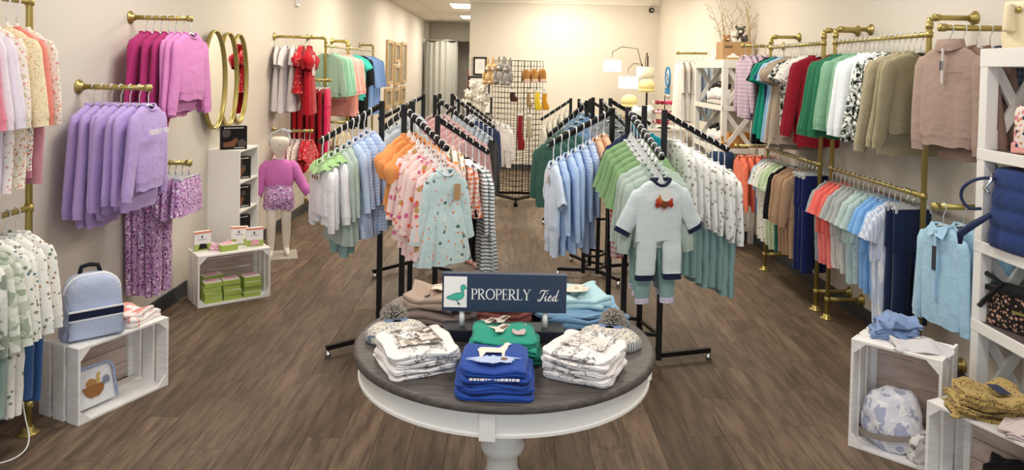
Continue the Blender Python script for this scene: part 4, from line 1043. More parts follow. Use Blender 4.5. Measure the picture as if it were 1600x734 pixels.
YARN = cloth('DAD2C4', 'leopard', '7E8794', 70)
def beanie(x, y, rz, label):
    rng = random.Random(int(abs(x)*1000))
    t = empty('pompom_beanie', (x, y, TZ), rz, label, 'hat', 'pompom beanies on the round table')
    rings = []
    for i, (k, zz) in enumerate([(1.0, 0), (1.03, .02), (.97, .04), (.8, .055), (.5, .066), (.15, .07)]):
        rings.append([(.125*k*math.cos(2*PI*j/28)*(1+.03*math.sin(j*3)), .095*k*math.sin(2*PI*j/28)*(1+.03*math.sin(j*3)), zz) for j in range(28)])
    MB().loft(rings).build('knit_body', YARN, t, True)
    MB().loft([[(.132*k*math.cos(2*PI*j/28), .10*k*math.sin(2*PI*j/28), zz) for j in range(28)] for (k, zz) in ((.96, 0), (1.0, .008), (1.0, .03), (.95, .038))], True, False).build('ribbed_cuff', cloth('C9C0B2', 'stripe', '6F7B8C', 60, 'x'), t, True)
    m = MB(); c = Vector((0, .075, .066))
    for i in range(700):
        d = Vector((rng.gauss(0, 1), rng.gauss(0, 1), rng.gauss(0, 1))).normalized(); e = c+d*rng.uniform(.046, .062); s_ = d.orthogonal().normalized()*.003; u = d.cross(s_).normalized()*.003
        b0 = len(m.v); m.v += [tuple(c+d*.01+s_*2), tuple(c+d*.01-s_+u*2), tuple(c+d*.01-s_-u*2), tuple(e+s_), tuple(e-s_+u), tuple(e-s_-u)]
        m.f += [(b0, b0+1, b0+4, b0+3), (b0+1, b0+2, b0+5, b0+4), (b0+2, b0, b0+3, b0+5), (b0+3, b0+4, b0+5)]
    m.build('pompom', cloth('BFB6AC', 'heather', '857C74'), t)
    MB().box(-.03, .03, -.101, -.096, .01, .05).xf(Matrix.Rotation(0, 4, 'Z')).build('hang_tag', plain('slate_tag', '6B7FA6', .6), t)
    decal('slate_label', blob(0, .02, .05, .03, rng, 14, .1), .068, plain('slate_label', '7085AC', .7), t)
beanie(-.44, 3.02, .35, 'cream and grey knit beanie with pompom, left side of table')
beanie(.435, 3.0, -.35, 'cream and grey knit beanie with pompom, right side of table')

# ------------------------------------------------------------ crates
def crate(label, loc, rz, lx=.56, lz=.40, ly=.31):
    t = empty('wooden_crate', loc, rz, label, 'crate', 'whitewashed wooden crates')
    th = .014; n = 3; g_ = .022; sw = (ly-.0-g_*(n-1))/n
    for sx in (-1, 1):
        xa = -lx/2 if sx < 0 else lx/2-th
        for i in range(n):
            y = -ly/2+i*(sw+g_)
            MB().box(xa, xa+th, y, y+sw, 0, lz).build('slat', WASHED, t, bevel=.002)
    for i in range(n):
        y = -ly/2+i*(sw+g_*.25)
        for z_ in (0, lz-th):
            MB().box(-lx/2+th, lx/2-th, y, y+sw, z_, z_+th).build('slat', WASHED, t, bevel=.002)
    nb = 4; bw_ = (lz-2*th-.006*3)/nb
    for i in range(nb):
        z_ = th+i*(bw_+.006)
        MB().box(-lx/2+th, lx/2-th, ly/2-.012, ly/2, z_, z_+bw_).build('back_board', RAWPINE, t)
    cz = .055
    for sx in (-1, 1):
        for zt in (0, 1):
            x0 = sx*(lx/2-th); z_ = th if zt == 0 else lz-th; dz = 1 if zt == 0 else -1
            m = MB(); tri = [(x0, z_), (x0-sx*cz, z_), (x0, z_+dz*cz)]
            m.v = [(x, -ly/2, z) for x, z in tri] + [(x, -ly/2+.016, z) for x, z in tri]
            m.f = [(0, 1, 2), (5, 4, 3), (0, 3, 4, 1), (1, 4, 5, 2), (2, 5, 3, 0)]
            m.build('corner_gusset', WASHED, t)
    for sx in (-1, 1):
        x0 = sx*(lx/2-th); m = MB().box(min(x0, x0-sx*.03), max(x0, x0-sx*.03), ly/2-.03, ly/2-.012, th, lz-th); m.build('corner_post', WASHED, t)
    return t
c1 = ((-2.204, 4.06, 0), 1.15); c2 = ((-2.214, 5.886, 0), .648); c3 = ((2.02, 3.68, 0), -.751); c4 = ((2.19, 3.148, 0), -1.155)
crate('whitewashed crate on its side under the seersucker backpack', *c1)
crate('whitewashed crate on its side filled with green boxes', *c2)
crate('whitewashed crate standing upright under the folded denim shorts', c3[0], c3[1], .41, .55)
crate('whitewashed crate at lower right corner under leopard leggings', c4[0], c4[1], .56, .40, .28)
def at(c, x, y, z):
    (X, Y, Z), a = c
    return (X+x*math.cos(a)-y*math.sin(a), Y+x*math.sin(a)+y*math.cos(a), Z+z)

# seersucker backpack
SEER = cloth('CBD4E8', 'stripe', 'A4B3D6', 160, 'x')
def arch(w_, h_, r_, n=10, bw_=None):
    bw_ = bw_ or w_
    o = [(-bw_/2, 0), (bw_/2, 0)]
    o += [(w_/2, h_-r_)] + [(w_/2-r_+r_*math.cos(PI/2*i/n), h_-r_+r_*math.sin(PI/2*i/n)) for i in range(1, n+1)]
    o += [(-w_/2+r_-r_*math.sin(PI/2*i/n), h_-r_+r_*math.cos(PI/2*i/n)) for i in range(0, n+1)]
    return o
bp = empty('backpack', at(c1, -.10, -.01, .40), .72, 'pale blue seersucker backpack with navy band on the crate', 'backpack')
MB().softprism(arch(.27, .33, .10, 10, .30), -.075, .075, .018, .012).build('body', SEER, bp, True)
MB().softprism([(x, z+.012) for x, z in arch(.25, .15, .03, 8, .27)], -.115, -.07, .012, .004).build('front_pocket', SEER, bp, True)
MB().box(-.13, .13, -.121, -.111, .125, .16).build('pocket_band', cloth('1E2440'), bp)
for z_ in (.163, .115): MB().box(-.13, .13, -.121, -.112, z_, z_+.008).build('white_piping', WHITEPL, bp)
MB().tube([(p[0]*1.01, -.02, p[1]*1.005) for p in arch(.27, .33, .10)[2:]], .006, 6).build('zip', WHITEPL, bp, True)
MB().tube([(-.05, .04, .325), (-.04, .05, .36), (0, .052, .368), (.04, .05, .36), (.05, .04, .325)], .012, 8).build('carry_handle', cloth('1A1C24'), bp, True)
for sx in (-1, 1): MB().tube([(sx*.07, .07, .30), (sx*.08, .11, .22), (sx*.09, .10, .1), (sx*.10, .075, .03)], .014, 8).build('shoulder_strap', SEER, bp, True)
CHEV = cloth('F7EFEC', 'chevron', 'F2A294', 18)
for i in range(2):
    folded('folded_blanket', .24-.03*i, .22-.02*i, .03, CHEV, at(c1, .13, -.02, .40+.03*i), 1.3+.1*i, ('lower', 'upper')[i] + ' coral chevron cloth folded beside the backpack', 'cloth', 'chevron cloths', 100+i, 2.2)
# hooded towel with boat applique inside the crate
tw = empty('hooded_towel', at(c1, -.13, -.02, .016), 1.15, 'white folded baby towel with brown ark picture inside the crate', 'towel')
MB().softprism([(-.125, 0), (.125, 0), (.13, .06), (.125, .17), (.11, .2), (-.09, .215), (-.12, .19), (-.13, .06)], -.07, .03, .014, .01).xf(Matrix.Rotation(-.25, 4, 'X')).build('towel_body', cloth('F0F1F4'), tw, True)
MB().tube([tuple(Matrix.Rotation(-.25, 3, 'X') @ Vector(p)) for p in [(.126, -.075, .01), (.128, -.08, .17), (.10, -.08, .205), (-.10, -.08, .21), (-.128, -.08, .16), (-.126, -.075, .01)]], .007, 6).build('blue_binding', cloth('B8C8E6', 'gingham', '8FA6D2', 90), tw, True)
def onface(pts, y, name, mat):
    poly(pts, y, .003).xf(Matrix.Rotation(-.25, 4, 'X')).build(name, mat, tw)
onface([(-.07, .11), (.06, .11), (.045, .07), (.02, .05), (-.03, .05), (-.055, .07)], -.087, 'ark_hull', cloth('A2703F'))
onface([(-.045, .112), (.01, .112), (.01, .135), (-.018, .15), (-.045, .135)], -.088, 'ark_cabin', cloth('B98A55'))
onface([(.012, .112), (.03, .112), (.034, .15), (.042, .165), (.03, .17), (.02, .155)], -.089, 'giraffe', cloth('D9B368'))
onface([(.042, .10), (.085, .10), (.09, .125), (.075, .14), (.055, .135)], -.090, 'elephant', cloth('8C93A6'))
folded('folded_towel', .2, .2, .16, cloth('E3E6EE'), at(c1, -.12, .08, .016), 1.15, 'pale folded towel behind the ark towel', 'towel', None, 120, 2)

# green gift boxes in the second crate
GB = plain('lime_box', 'A9BE58', .6); GBT = plain('box_lid_print', 'E4DAD2', .7, bump=0); PKT = plain('pink_print', 'E9A9B8', .7); BLKF = plain('black_print', '17171C', .8)
def giftbox(label, loc, rz, w_, d_, h_, grp='green gift boxes in the crate'):
    t = empty('gift_box', loc, rz, label, 'box', grp)
    MB().box(-w_/2, w_/2, -d_/2, d_/2, 0, h_*.92).build('box_tray', GB, t, bevel=.002)
    MB().box(-w_/2+.004, w_/2-.004, -d_/2+.004, d_/2-.004, h_*.92, h_).build('box_lid', GBT, t)
    MB().box(-w_*.3, w_*.3, -d_*.15, d_*.3, h_, h_+.002).build('printed_label', PKT, t)
for k, (x, cnt, nm) in enumerate([(-.155, 4, 'left'), (-.01, 4, 'middle'), (.145, 4, 'right')]):
    for i in range(cnt):
        giftbox(f'lime green gift box, {ORD[i]} from bottom of the {nm} pile in the crate', at(c2, x+rr_.uniform(-.006, .006), -.06+rr_.uniform(-.008, .008), .015+.04*i), c2[1]+rr_.uniform(-.05, .05), .135, .12, .0395)
giftbox('lime green gift box lying tilted behind the left pile', at(c2, -.12, .075, .14), c2[1]+.1, .16, .10, .05)
for i in range(3): giftbox(f'lime green gift box, {ORD[i]} from bottom at the back', at(c2, -.12, .08, .015+.041*i), c2[1], .15, .11, .04)
giftbox('lime green gift box lying flat on top of the crate', at(c2, -.03, -.05, .40), c2[1]+.05, .13, .1, .05, 'boxed gifts on top of the crate')
for k, (x, y, a_, lab, fm) in enumerate([(-.20, .05, .35, 'standing gift card pack with black motif on crate', BLKF), (.10, .07, -.1, 'rear standing gift card pack with white motif on crate', CARD), (.19, -.03, .05, 'front standing gift card pack with pink motif on crate', PKT)]):
    t = empty('gift_pack', at(c2, x, y, .40), c2[1]+a_-.25, lab, 'gift pack', 'boxed gifts on top of the crate')
    MB().box(-.065, .065, -.02, .02, 0, .15).build('pack_body', CARD, t, bevel=.002)
    MB().box(-.066, .066, -.0215, -.0195, 0, .05).build('green_strip', GB, t)
    MB().box(-.066, .066, -.0215, -.0195, .135, .15).build('orange_strip', plain('orange_print', 'EE8E70', .7), t)
    MB().softprism([(-.035, .012), (.035, .012), (.03, .05), (-.02, .055)], -.024, -.021, .002).build('motif', fm, t)
    MB().box(-.035, .03, -.0215, -.0195, .085, .089).build('printed_line', plain('grey_print', '8D97AE', .7), t)
    MB().ball((-.005, -.021, .108), (.008, .002, .011), 8, 5).build('printed_bird', plain('grey_print', '5C6270', .7), t, True)
folded('baby_cloth', .18, .1, .03, cloth('F0B9CC', 'spots', 'FFFFFF', 40, .2), at(c2, -.06, .02, .40), c2[1], 'pink spotted baby cloth behind the flat gift box', 'cloth', None, 130, 2)

# right crates: contents
DEN = cloth('8EA6CE', 'heather', '7189B4')
for i in range(3):
    folded('folded_shorts', .21-.015*i, .19-.01*i, .035, DEN, at(c3, -.06+.008*i, .04, .55+.033*i), -.4+.15*i, f'folded pale denim shorts, {("bottom", "middle", "top")[i]} of pile on crate', 'shorts', 'denim shorts on the crate', 140+i, 2.6)
folded('folded_cloth', .26, .20, .022, cloth('D9D6D8'), at(c3, .08, -.02, .55), -.3, 'off-white cloth lying folded beside the denim shorts', 'cloth', None, 150, 2.5)
bl = empty('bundled_blanket', at(c3, -.03, -.03, .014), -.6, 'white and lilac camouflage blanket bundled with a taupe strap in crate', 'blanket')
from mathutils import noise as mnoise
m = MB(); rings = []
for i in range(23):
    t_ = PI*i/22*.98+.03; ring_ = []
    for j in range(44):
        a_ = 2*PI*j/44; d_ = Vector((math.sin(t_)**.6*math.cos(a_), math.sin(t_)**.6*math.sin(a_), -math.cos(t_)))
        q = 1 + .16*mnoise.noise(d_*1.6) + .10*abs(mnoise.noise(Vector((a_*1.2 if a_ < PI else (2*PI-a_)*1.2, d_.z*1.5, 4.)))) + .05*mnoise.noise(d_*5+Vector((3, 1, 2)))
        ring_.append((.135*d_.x*q*(1-.12*d_.z), .112*d_.y*q*(1-.12*d_.z), .15+.15*d_.z*(1+(q-1)*.5)))
    rings.append(ring_)
m.loft(rings).build('blanket_bundle', cloth('E6E6F0', 'camo', 'B3B8D2', 'F6F5F8', 16), bl, True)
MB().loft([[(.156*math.cos(2*PI*j/24), .13*math.sin(2*PI*j/24), z_ + .03*math.cos(2*PI*j/24)) for j in range(24)] for z_ in (.075, .105)], False, False).build('strap', cloth('9C9088'), bl, True)
folded('swaddle_cloth', .16, .13, .12, cloth('F1F0EC', 'spots', '8D8C8A', 22, .2), at(c3, .11, -.06, .014), -.3, 'white swaddle with grey leaves beside the bundled blanket', 'cloth', None, 160, 3)
LEO = cloth('B0965C', 'spots', '6B5432', '2A2118', 62, .14)
for i in range(4):
    folded('folded_leggings', .30-.01*i, .22, .026, LEO, at(c4, -.10+.01*i, .0, .40+.025*i), -.35+.08*i, f'leopard print leggings folded, {("bottom", "second from bottom", "third from bottom", "topmost with navy tag")[i]} of pile', 'leggings', 'leopard leggings on the crate', 170+i, 2.4,
           (lambda r_, h_: decal('hang_tag', [(.0, -.05), (.05, -.05), (.045, .05), (-.005, .05)], h_+.014, NAVY, r_)) if i == 3 else None)
for i in range(2):
    folded('folded_blouse', .24, .2, .022, cloth('CBBBB8'), at(c4, .14, -.02, .40+.022*i), -.8, ('lower', 'upper')[i]+' dusty pink top folded beside the leopard leggings', 'shirt', 'pink tops on the crate', 180+i, 2.6)
folded('black_bag', .2, .14, .2, cloth('141418'), at(c4, .02, .03, .016), -1.1, 'black bag inside the lower right crate', 'bag', None, 185, 2)

# ------------------------------------------------------------ left bookcase
bc = empty('bookcase', (-2.46, 6.625, 0), 0, 'narrow white open bookcase against the left wall', 'bookcase')
W2, D2_, HB = .24, .14, 1.125
for sy in (-1, 1): MB().box(-D2_, D2_, sy*W2-(.018 if sy > 0 else 0), sy*W2+(.018 if sy < 0 else 0), 0, HB).build('side_panel', WHITEP, bc, bevel=.002)
MB().box(-D2_, -D2_+.008, -W2+.018, W2-.018, 0, HB).build('back_panel', WHITEP, bc)
for z_ in (.05, .31, .57, .83, HB-.018): MB().box(-D2_+.008, D2_-.001, -W2+.018, W2-.018, z_, z_+.018).build('shelf', WHITEP, bc, bevel=.002)
DKP = cloth('1C1A1B', 'spots', '3A2C22', '57504A', 6, .2)
def darkbox(loc, rz, w_, h_, label):
    t = empty('boxed_book', loc, rz, label, 'book', 'dark boxed books on the bookcase')
    MB().box(-w_/2, w_/2, -.03, .03, 0, h_).build('cover', DKP, t, bevel=.002)
    MB().softprism([(-w_*.42, h_*.10), (-.0, h_*.12), (w_*.15, h_*.42), (w_*.08, h_*.5), (-w_*.15, h_*.34), (-w_*.42, h_*.3)], -.032, -.029, .001).build('cover_picture', plain('brown_hand', '7C4A30', .6), t)
    m = MB()
    for i in range(9): m.box(-w_*.38+i*w_*.085, -w_*.38+i*w_*.085+w_*.06, -.0325, -.030, h_*.90, h_*.94)
    m.box(0, w_*.4, -.0325, -.030, h_*.06, h_*.08); m.build('cover_lettering', CARD, t)
darkbox((-2.42, 6.50, HB), .55, .22, .205, 'dark boxed book standing on top of the bookcase')
darkbox((-2.40, 6.60, .848), .9, .19, .2, 'dark boxed book on the uppermost bookcase shelf')
darkbox((-2.40, 6.60, .588), .9, .19, .2, 'dark boxed book on the middle bookcase shelf')
darkbox((-2.40, 6.60, .328), .9, .19, .19, 'dark boxed book on the low bookcase shelf')

# ------------------------------------------------------------ mirrors
MIR = plain('mirror_glass', 'F4F4F2', .02, 1.0)
mi = empty('triple_wall_mirror', (XL, 6.7, 1.735), 0, 'three overlapping oval mirrors in one gold frame on the left wall', 'mirror')
for (cy, ex, hw) in ((6.365-6.7, .078, .245), (6.74-6.7, .052, .225), (7.075-6.7, .026, .215)):
    N = 48; hh = .43
    def el(k, x): return [(x, cy+(hw+k)*math.cos(2*PI*i/N), (hh+k)*math.sin(2*PI*i/N)) for i in range(N)]
    MB().loft([el(-.004, ex-.024), el(0, ex-.03), el(0, ex+.004), el(-.014, ex+.004), el(-.014, ex-.018)], False, False).build('gold_frame', GOLD, mi, True)
    MB().loft([el(-.010, ex-.022), el(-.010, ex-.016)]).build('mirror_pane', MIR, mi)
MB().box(0, .03, -.4, .35, -.02, .02).build('wall_bracket', GOLD, mi)

# framed panels in the passage shaped like a letter
PF = wood('light_frame_wood', 'C9AE86', 'A98C62'); PG = plain('dim_picture', '8F8A7C', .25)
def wall_panel(y0, y1, z0, z1, label):
    t = empty('framed_picture', (XL, (y0+y1)/2, (z0+z1)/2), 0, label, 'picture frame', 'framed panels on the passage wall')
    hy, hz = (y1-y0)/2, (z1-z0)/2; b_ = .07
    MB().box(.0, .02, -hy+b_, hy-b_, -hz+b_, hz-b_).build('picture', PG, t)
    for (a0, a1, d0, d1) in ((-hy, -hy+b_, -hz, hz), (hy-b_, hy, -hz, hz), (-hy+b_, hy-b_, -hz, -hz+b_), (-hy+b_, hy-b_, hz-b_, hz)):
        MB().box(0, .05, a0, a1, d0, d1).build('frame_bar', PF, t)
wall_panel(15.55, 16.25, 1.50, 2.45, 'tall wooden framed panel, nearest in the passage')
wall_panel(16.6, 17.35, 1.98, 2.44, 'short upper wooden framed panel in the middle column')
wall_panel(16.6, 17.35, 1.45, 1.92, 'short lower wooden framed panel in the middle column')
wall_panel(17.7, 18.45, 1.50, 2.48, 'tall wooden framed panel, farthest in the passage')
wall_panel(15.4, 16.1, .98, 1.42, 'small bottom framed panel under the near tall one')
wall_panel(16.5, 17.2, 1.0, 1.40, 'small bottom framed panel in the middle')
wall_panel(17.6, 18.3, 1.0, 1.42, 'small bottom framed panel under the far tall one')
# ------------------------------------------------------------ child mannequin
SKIN = plain('ivory_mannequin', 'EADFD3', .5)
mq = empty('child_mannequin', (-2.24, 7.24, 0), .32, 'headless-faced ivory child mannequin in pink sweatshirt and printed shorts', 'mannequin')
mq.scale = (1.05, 1.05, 1.05); mq['label'] = 'ivory child mannequin wearing pink sweatshirt, printed shorts and a headband'
def tubep(mb, pts, n=14):      # pts: (x,y,z,rx,ry)
    rings = [[(x+rx*math.cos(2*PI*k/n), y+ry*math.sin(2*PI*k/n), z) for k in range(n)] for (x, y, z, rx, ry) in pts]
    mb.loft(rings)
body = bpy.data.meshes.new('body')
vs = {}; ve = []; vr = []
def jv(nm, p, r): vs[nm] = len(ve); ve.append(p); vr.append(r)
jv('pel', (0, 0, .56), (.085, .07)); jv('waist', (0, 0, .66), (.078, .062)); jv('chest', (0, .005, .79), (.085, .065)); jv('neckb', (0, .005, .88), (.05, .045)); jv('neck', (0, -.002, .93), (.034, .034)); jv('head1', (0, -.012, .975), (.068, .072)); jv('head2', (0, -.018, 1.07), (.108, .112)); jv('head3', (0, -.01, 1.125), (.09, .095))
ed = [('pel', 'waist'), ('waist', 'chest'), ('chest', 'neckb'), ('neckb', 'neck'), ('neck', 'head1'), ('head1', 'head2'), ('head2', 'head3')]
for s_, q in ((-1, 'l'), (1, 'r')):
    fw = -.05 if s_ < 0 else .03
    jv('hip'+q, (s_*.06, 0, .52), (.062, .062)); jv('knee'+q, (s_*.068, fw*.6-.01, .30), (.043, .045)); jv('calf'+q, (s_*.069, fw*.8+.005, .2), (.041, .043)); jv('ank'+q, (s_*.07, fw, .065), (.027, .029)); jv('heel'+q, (s_*.072, fw-.015, .035), (.028, .03)); jv('toe'+q, (s_*.08, fw-.09, .022), (.026, .02)); jv('toet'+q, (s_*.082, fw-.125, .016), (.02, .014))
    ed += [('pel', 'hip'+q), ('hip'+q, 'knee'+q), ('knee'+q, 'calf'+q), ('calf'+q, 'ank'+q), ('ank'+q, 'heel'+q), ('heel'+q, 'toe'+q), ('toe'+q, 'toet'+q)]
    out = .10 if s_ > 0 else .02
    jv('sho'+q, (s_*.10, .005, .855), (.042, .042)); jv('elb'+q, (s_*(.15+out*.4), .02, .70), (.030, .030)); jv('wri'+q, (s_*(.165+out), -.02-.03, .555), (.020, .022)); jv('palm'+q, (s_*(.170+out*1.1), -.06, .515), (.013, .024))
    ed += [('chest', 'sho'+q), ('sho'+q, 'elb'+q), ('elb'+q, 'wri'+q), ('wri'+q, 'palm'+q)]
    bx_, by_, bz_ = s_*(.170+out*1.1), -.06, .515
    for f_, (dy, ln) in enumerate(((-.018, .036), (-.006, .042), (.006, .040), (.017, .032))):
        jv(f'k{f_}{q}', (bx_+s_*.004, by_+dy*1.1, bz_-.022), (.0075, .0075)); jv(f'm{f_}{q}', (bx_+s_*.003, by_+dy*1.2-.003, bz_-.022-ln*.55), (.0065, .0065)); jv(f't{f_}{q}', (bx_-s_*.004, by_+dy*1.15-.008, bz_-.022-ln), (.005, .005))
        ed += [('palm'+q, f'k{f_}{q}'), (f'k{f_}{q}', f'm{f_}{q}'), (f'm{f_}{q}', f't{f_}{q}')]
    jv('th'+q, (bx_-s_*.004, by_-.028, bz_-.002), (.008, .008)); jv('tt'+q, (bx_-s_*.010, by_-.040, bz_-.026), (.006, .006))
    ed += [('palm'+q, 'th'+q), ('th'+q, 'tt'+q)]
body.from_pydata(ve, [(vs[a_], vs[b_]) for a_, b_ in ed], [])
body.materials.append(SKIN)
bo = inst('body', body, mq)
sk = bo.modifiers.new('skin', 'SKIN'); sk.use_smooth_shade = True
for i, d_ in enumerate(body.skin_vertices[0].data): d_.radius = vr[i]; d_.use_root = (i == 0)
ss = bo.modifiers.new('sub', 'SUBSURF'); ss.levels = 2; ss.render_levels = 2
# face relief: nose, brow and lips barely modelled, as on the figure
MB().loft([[(x*k, -.104-yy, z+.0) for x, z in ((-.008, 1.045), (.008, 1.045), (.004, 1.075), (-.004, 1.075))] for k, yy in ((1, -.012), (.6, .008))]).build('nose', SKIN, mq, True)
MB().tube([(-.015, -.088, 1.018), (0, -.094, 1.016), (.015, -.088, 1.018)], .004, 6).build('lips', SKIN, mq, True)
PKS = cloth('D277BE')
MB().loft([ring(.055, .05, .905, n=22), ring(.085, .065, .885, n=22), ring(.125, .075, .855, n=22), ring(.128, .085, .80, n=22), ring(.13, .09, .73, n=22, fold=.05), ring(.125, .088, .68, n=22, fold=.06), ring(.115, .082, .655, n=22)], False, False).build('sweatshirt_body', PKS, mq, True)
for s_ in (-1, 1):
    out = .10 if s_ > 0 else .02
    MB().tube([(s_*.085, .005, .87), (s_*.125, .01, .82), (s_*(.15+out*.4), .02, .70), (s_*(.16+out*.75), -.01, .62), (s_*(.165+out), -.045, .57)], [.045, .058, .048, .044, .034], 14).build('sweatshirt_sleeve', PKS, mq, True)
MB().loft([ring(.105, .082, .675, n=22), ring(.125, .095, .62, n=22, fold=.05), ring(.14, .105, .55, n=22, fold=.08), ring(.135, .10, .49, n=22, fold=.06), ring(.07, .07, .47, n=22)], False, False).build('printed_shorts', PRINTP, mq, True)
for s_ in (-1, 1):
    MB().loft([ring(.07, .072, .53, n=16, cx=s_*.068), ring(.076, .078, .47, n=16, cx=s_*.07, fold=.06), ring(.066, .066, .435, n=16, cx=s_*.07)], False, False).build('shorts_leg', PRINTP, mq, True)
MB().tube([(-.09, -.01, 1.03), (-.095, -.015, 1.09), (-.07, -.02, 1.15), (0, -.03, 1.178), (.07, -.02, 1.15), (.095, -.015, 1.09), (.09, -.01, 1.03)], .010, 8).build('headband', cloth('C9CDD4'), mq, True)
MB().ball((.03, -.05, 1.18), (.03, .014, .018), 10, 6).ball((.075, -.045, 1.165), (.03, .014, .02), 10, 6).ball((.052, -.052, 1.172), .012, 8, 5).build('headband_bow', cloth('C3C7D0'), mq, True)
MB().box(-.17, .17, -.19, .15, 0, .006).build('base_plate', plain('glass_plate', 'B5AEA4', .2), mq)

# ------------------------------------------------------------ white x-brace shelving towers
def xtower(label, x0, x1, y0, y1, levels, ztop):
    t = empty('x_brace_shelf', ((x0+x1)/2, (y0+y1)/2, 0), 0, label, 'shelving unit', 'white shelving units with crossed ends')
    hx, hy = (x1-x0)/2, (y1-y0)/2; p_ = .06
    for sx in (-1, 1):
        for sy in (-1, 1):
            MB().box(sx*hx-(p_ if sx > 0 else 0), sx*hx+(p_ if sx < 0 else 0), sy*hy-(p_ if sy > 0 else 0), sy*hy+(p_ if sy < 0 else 0), 0, ztop-.075).build('post', WHITEP, t, bevel=.003)
    lv = list(levels)+[ztop-.02]
    for z_ in lv:
        th = .055 if z_ < ztop-.1 else .09
        b0 = MB().box(-hx+.004, hx-.004, -hy+.004, hy-.004, z_+.02-.02, z_+.02).build('shelf_board', WHITEP if z_ > ztop-.1 else plain('grey_wood_shelf', '5C5350', .6), t)
        for sx in (-1, 1): MB().box(sx*hx-.012 if sx > 0 else -hx-.002, hx+.002 if sx > 0 else -hx+.012, -hy, hy, z_+.02-th, z_+.022).build('shelf_rail', WHITEP, t, bevel=.002)
        for sy in (-1, 1): MB().box(-hx+.012, hx-.012, sy*hy-.012 if sy > 0 else -hy-.002, hy+.002 if sy > 0 else -hy+.012, z_+.02-th, z_+.022).build('shelf_rail', WHITEP, t, bevel=.002)
    for i in range(len(lv)-1):
        za, zb = lv[i]+.03, lv[i+1]-.05
        for sy in (-1, 1):
            y = sy*(hy-.03)
            MB().bar((-hx+.05, y-.006, za), (hx-.05, y-.006, zb), .05, .022, (0, 1, 0)).build('cross_brace', WHITEP, t)
            MB().bar((-hx+.05, y+.006, zb), (hx-.05, y+.006, za), .05, .022, (0, 1, 0)).build('cross_brace', WHITEP, t)
xtower('near white shelving unit with crossed end braces at the right edge', 2.42, 2.755, 2.75, 3.79, (.17, .62, 1.03, 1.50), 2.03)
xtower('far white shelving unit with crossed end braces on the right wall', 2.36, 2.75, 8.12, 9.35, (.17, .62, 1.03, 1.50), 2.03)

# goods on the near unit
CRM = plain('cream_leather', 'E9DDB9', .5, bump=.1, bscale=60)
hb = empty('handbag', (2.60, 3.56, 2.03), -PI/2+.35, 'cream leather handbag with tassel on top of the near shelving unit', 'handbag')
MB().softprism([(-.19, 0), (.19, 0), (.2, .05), (.185, .24), (-.185, .24), (-.2, .05)], -.07, .07, .02, .012).build('bag_body', CRM, hb, True)
MB().tube([(-.1, 0, .23), (-.09, 0, .33), (0, 0, .36), (.09, 0, .33), (.1, 0, .23)], .01, 8).build('handle', CRM, hb, True)
MB().lathe([(.012, .22), (.02, .2), (.03, .10), (.032, .085)], 12, (-.13, -.09, 0)).build('tassel', plain('tan_tassel', 'E2D2AE', .6), hb, True)
MB().lathe([(.016, 0), (.016, .004)], 14).xf(Matrix.Translation((-.09, -.086, .19)) @ Matrix.Rotation(PI/2, 4, 'X')).build('gold_charm', GOLD, hb, True)
fb = empty('lunch_bag', (2.56, 3.48, 1.522), -PI/2+.4, 'pink floral lunch bag on the upper shelf of the near unit', 'bag')
MB().softprism(arch(.24, .24, .05), -.08, .08, .015, .01).build('bag_body', cloth('F3E4DC', 'spots', 'E58FA0', '2C3A5A', 'D98A5A', 24, .2), fb, True)
MB().box(-.125, .125, -.086, .086, 0, .055).build('pink_base', cloth('E9A7A0'), fb, bevel=.01)
MB().tube([(-.06, 0, .235), (-.05, 0, .28), (.05, 0, .28), (.06, 0, .235)], .009, 8).build('handle', cloth('E9A7A0'), fb, True)
NAVQ = cloth('22386F'); NQ = plain('navy_webbing', '1D2A52', .7)
nb_ = empty('quilted_bag', (2.55, 3.40, 1.052), -PI/2+.12, 'navy quilted bag with hanging strap on the near shelving unit', 'bag')
rings = []
for i in range(29):
    u = i/28; z_ = .39*u; q = .90+.10*abs(math.sin(PI*u*4))**.6; rings.append(ring(.30*(.97+.03*q)*(1 if i < 28 else .94), .15*q*(1-.25*u*u), z_, n=32, fold=.02, k=7, ex=.5))
MB().loft(rings).build('bag_body', NAVQ, nb_, True)
MB().tube(chaikin([(-.24, -.10, .34), (-.30, -.16, .33), (-.35, -.20, .28), (-.36, -.20, .22), (-.33, -.18, .17), (-.28, -.15, .18)]), .008, 8).build('strap_loop', NQ, nb_, True)
MB().tube([(-.22, -.15, .16), (-.28, -.19, .10), (-.34, -.21, .04), (-.35, -.20, -.01)], [.013, .018, .018, .010], 8).build('shoulder_strap', NQ, nb_, True)
MB().tube([(-.24, -.13, .36), (-.22, -.15, .33), (-.25, -.16, .29), (-.22, -.16, .27)], .008, 6).build('metal_clip', CHROME, nb_, True)
lb = empty('leopard_bag', (2.56, 3.55, .642), -PI/2+.3, 'leopard print crossbody bag with black strap on a lower shelf', 'handbag')
LEOP = cloth('17110F', 'spots', 'C9A18C', 'B58A74', 40, .22)
MB().softprism([(-.2, 0), (.2, 0), (.19, .19), (-.19, .19)], -.06, .06, .02, .01).build('bag_body', LEOP, lb, True)
MB().box(-.195, .195, -.072, .072, .172, .2).build('black_top', cloth('131316'), lb, bevel=.008)
MB().tube([(-.2, 0, .17), (-.24, -.03, .23), (-.2, -.05, .25), (-.1, -.06, .22), (-.16, -.075, .15), (-.22, -.07, .08)], .013, 8).build('black_strap', cloth('131316'), lb, True)
MB().box(-.04, .1, -.078, -.071, .10, .112).build('gold_zip', GOLD, lb)
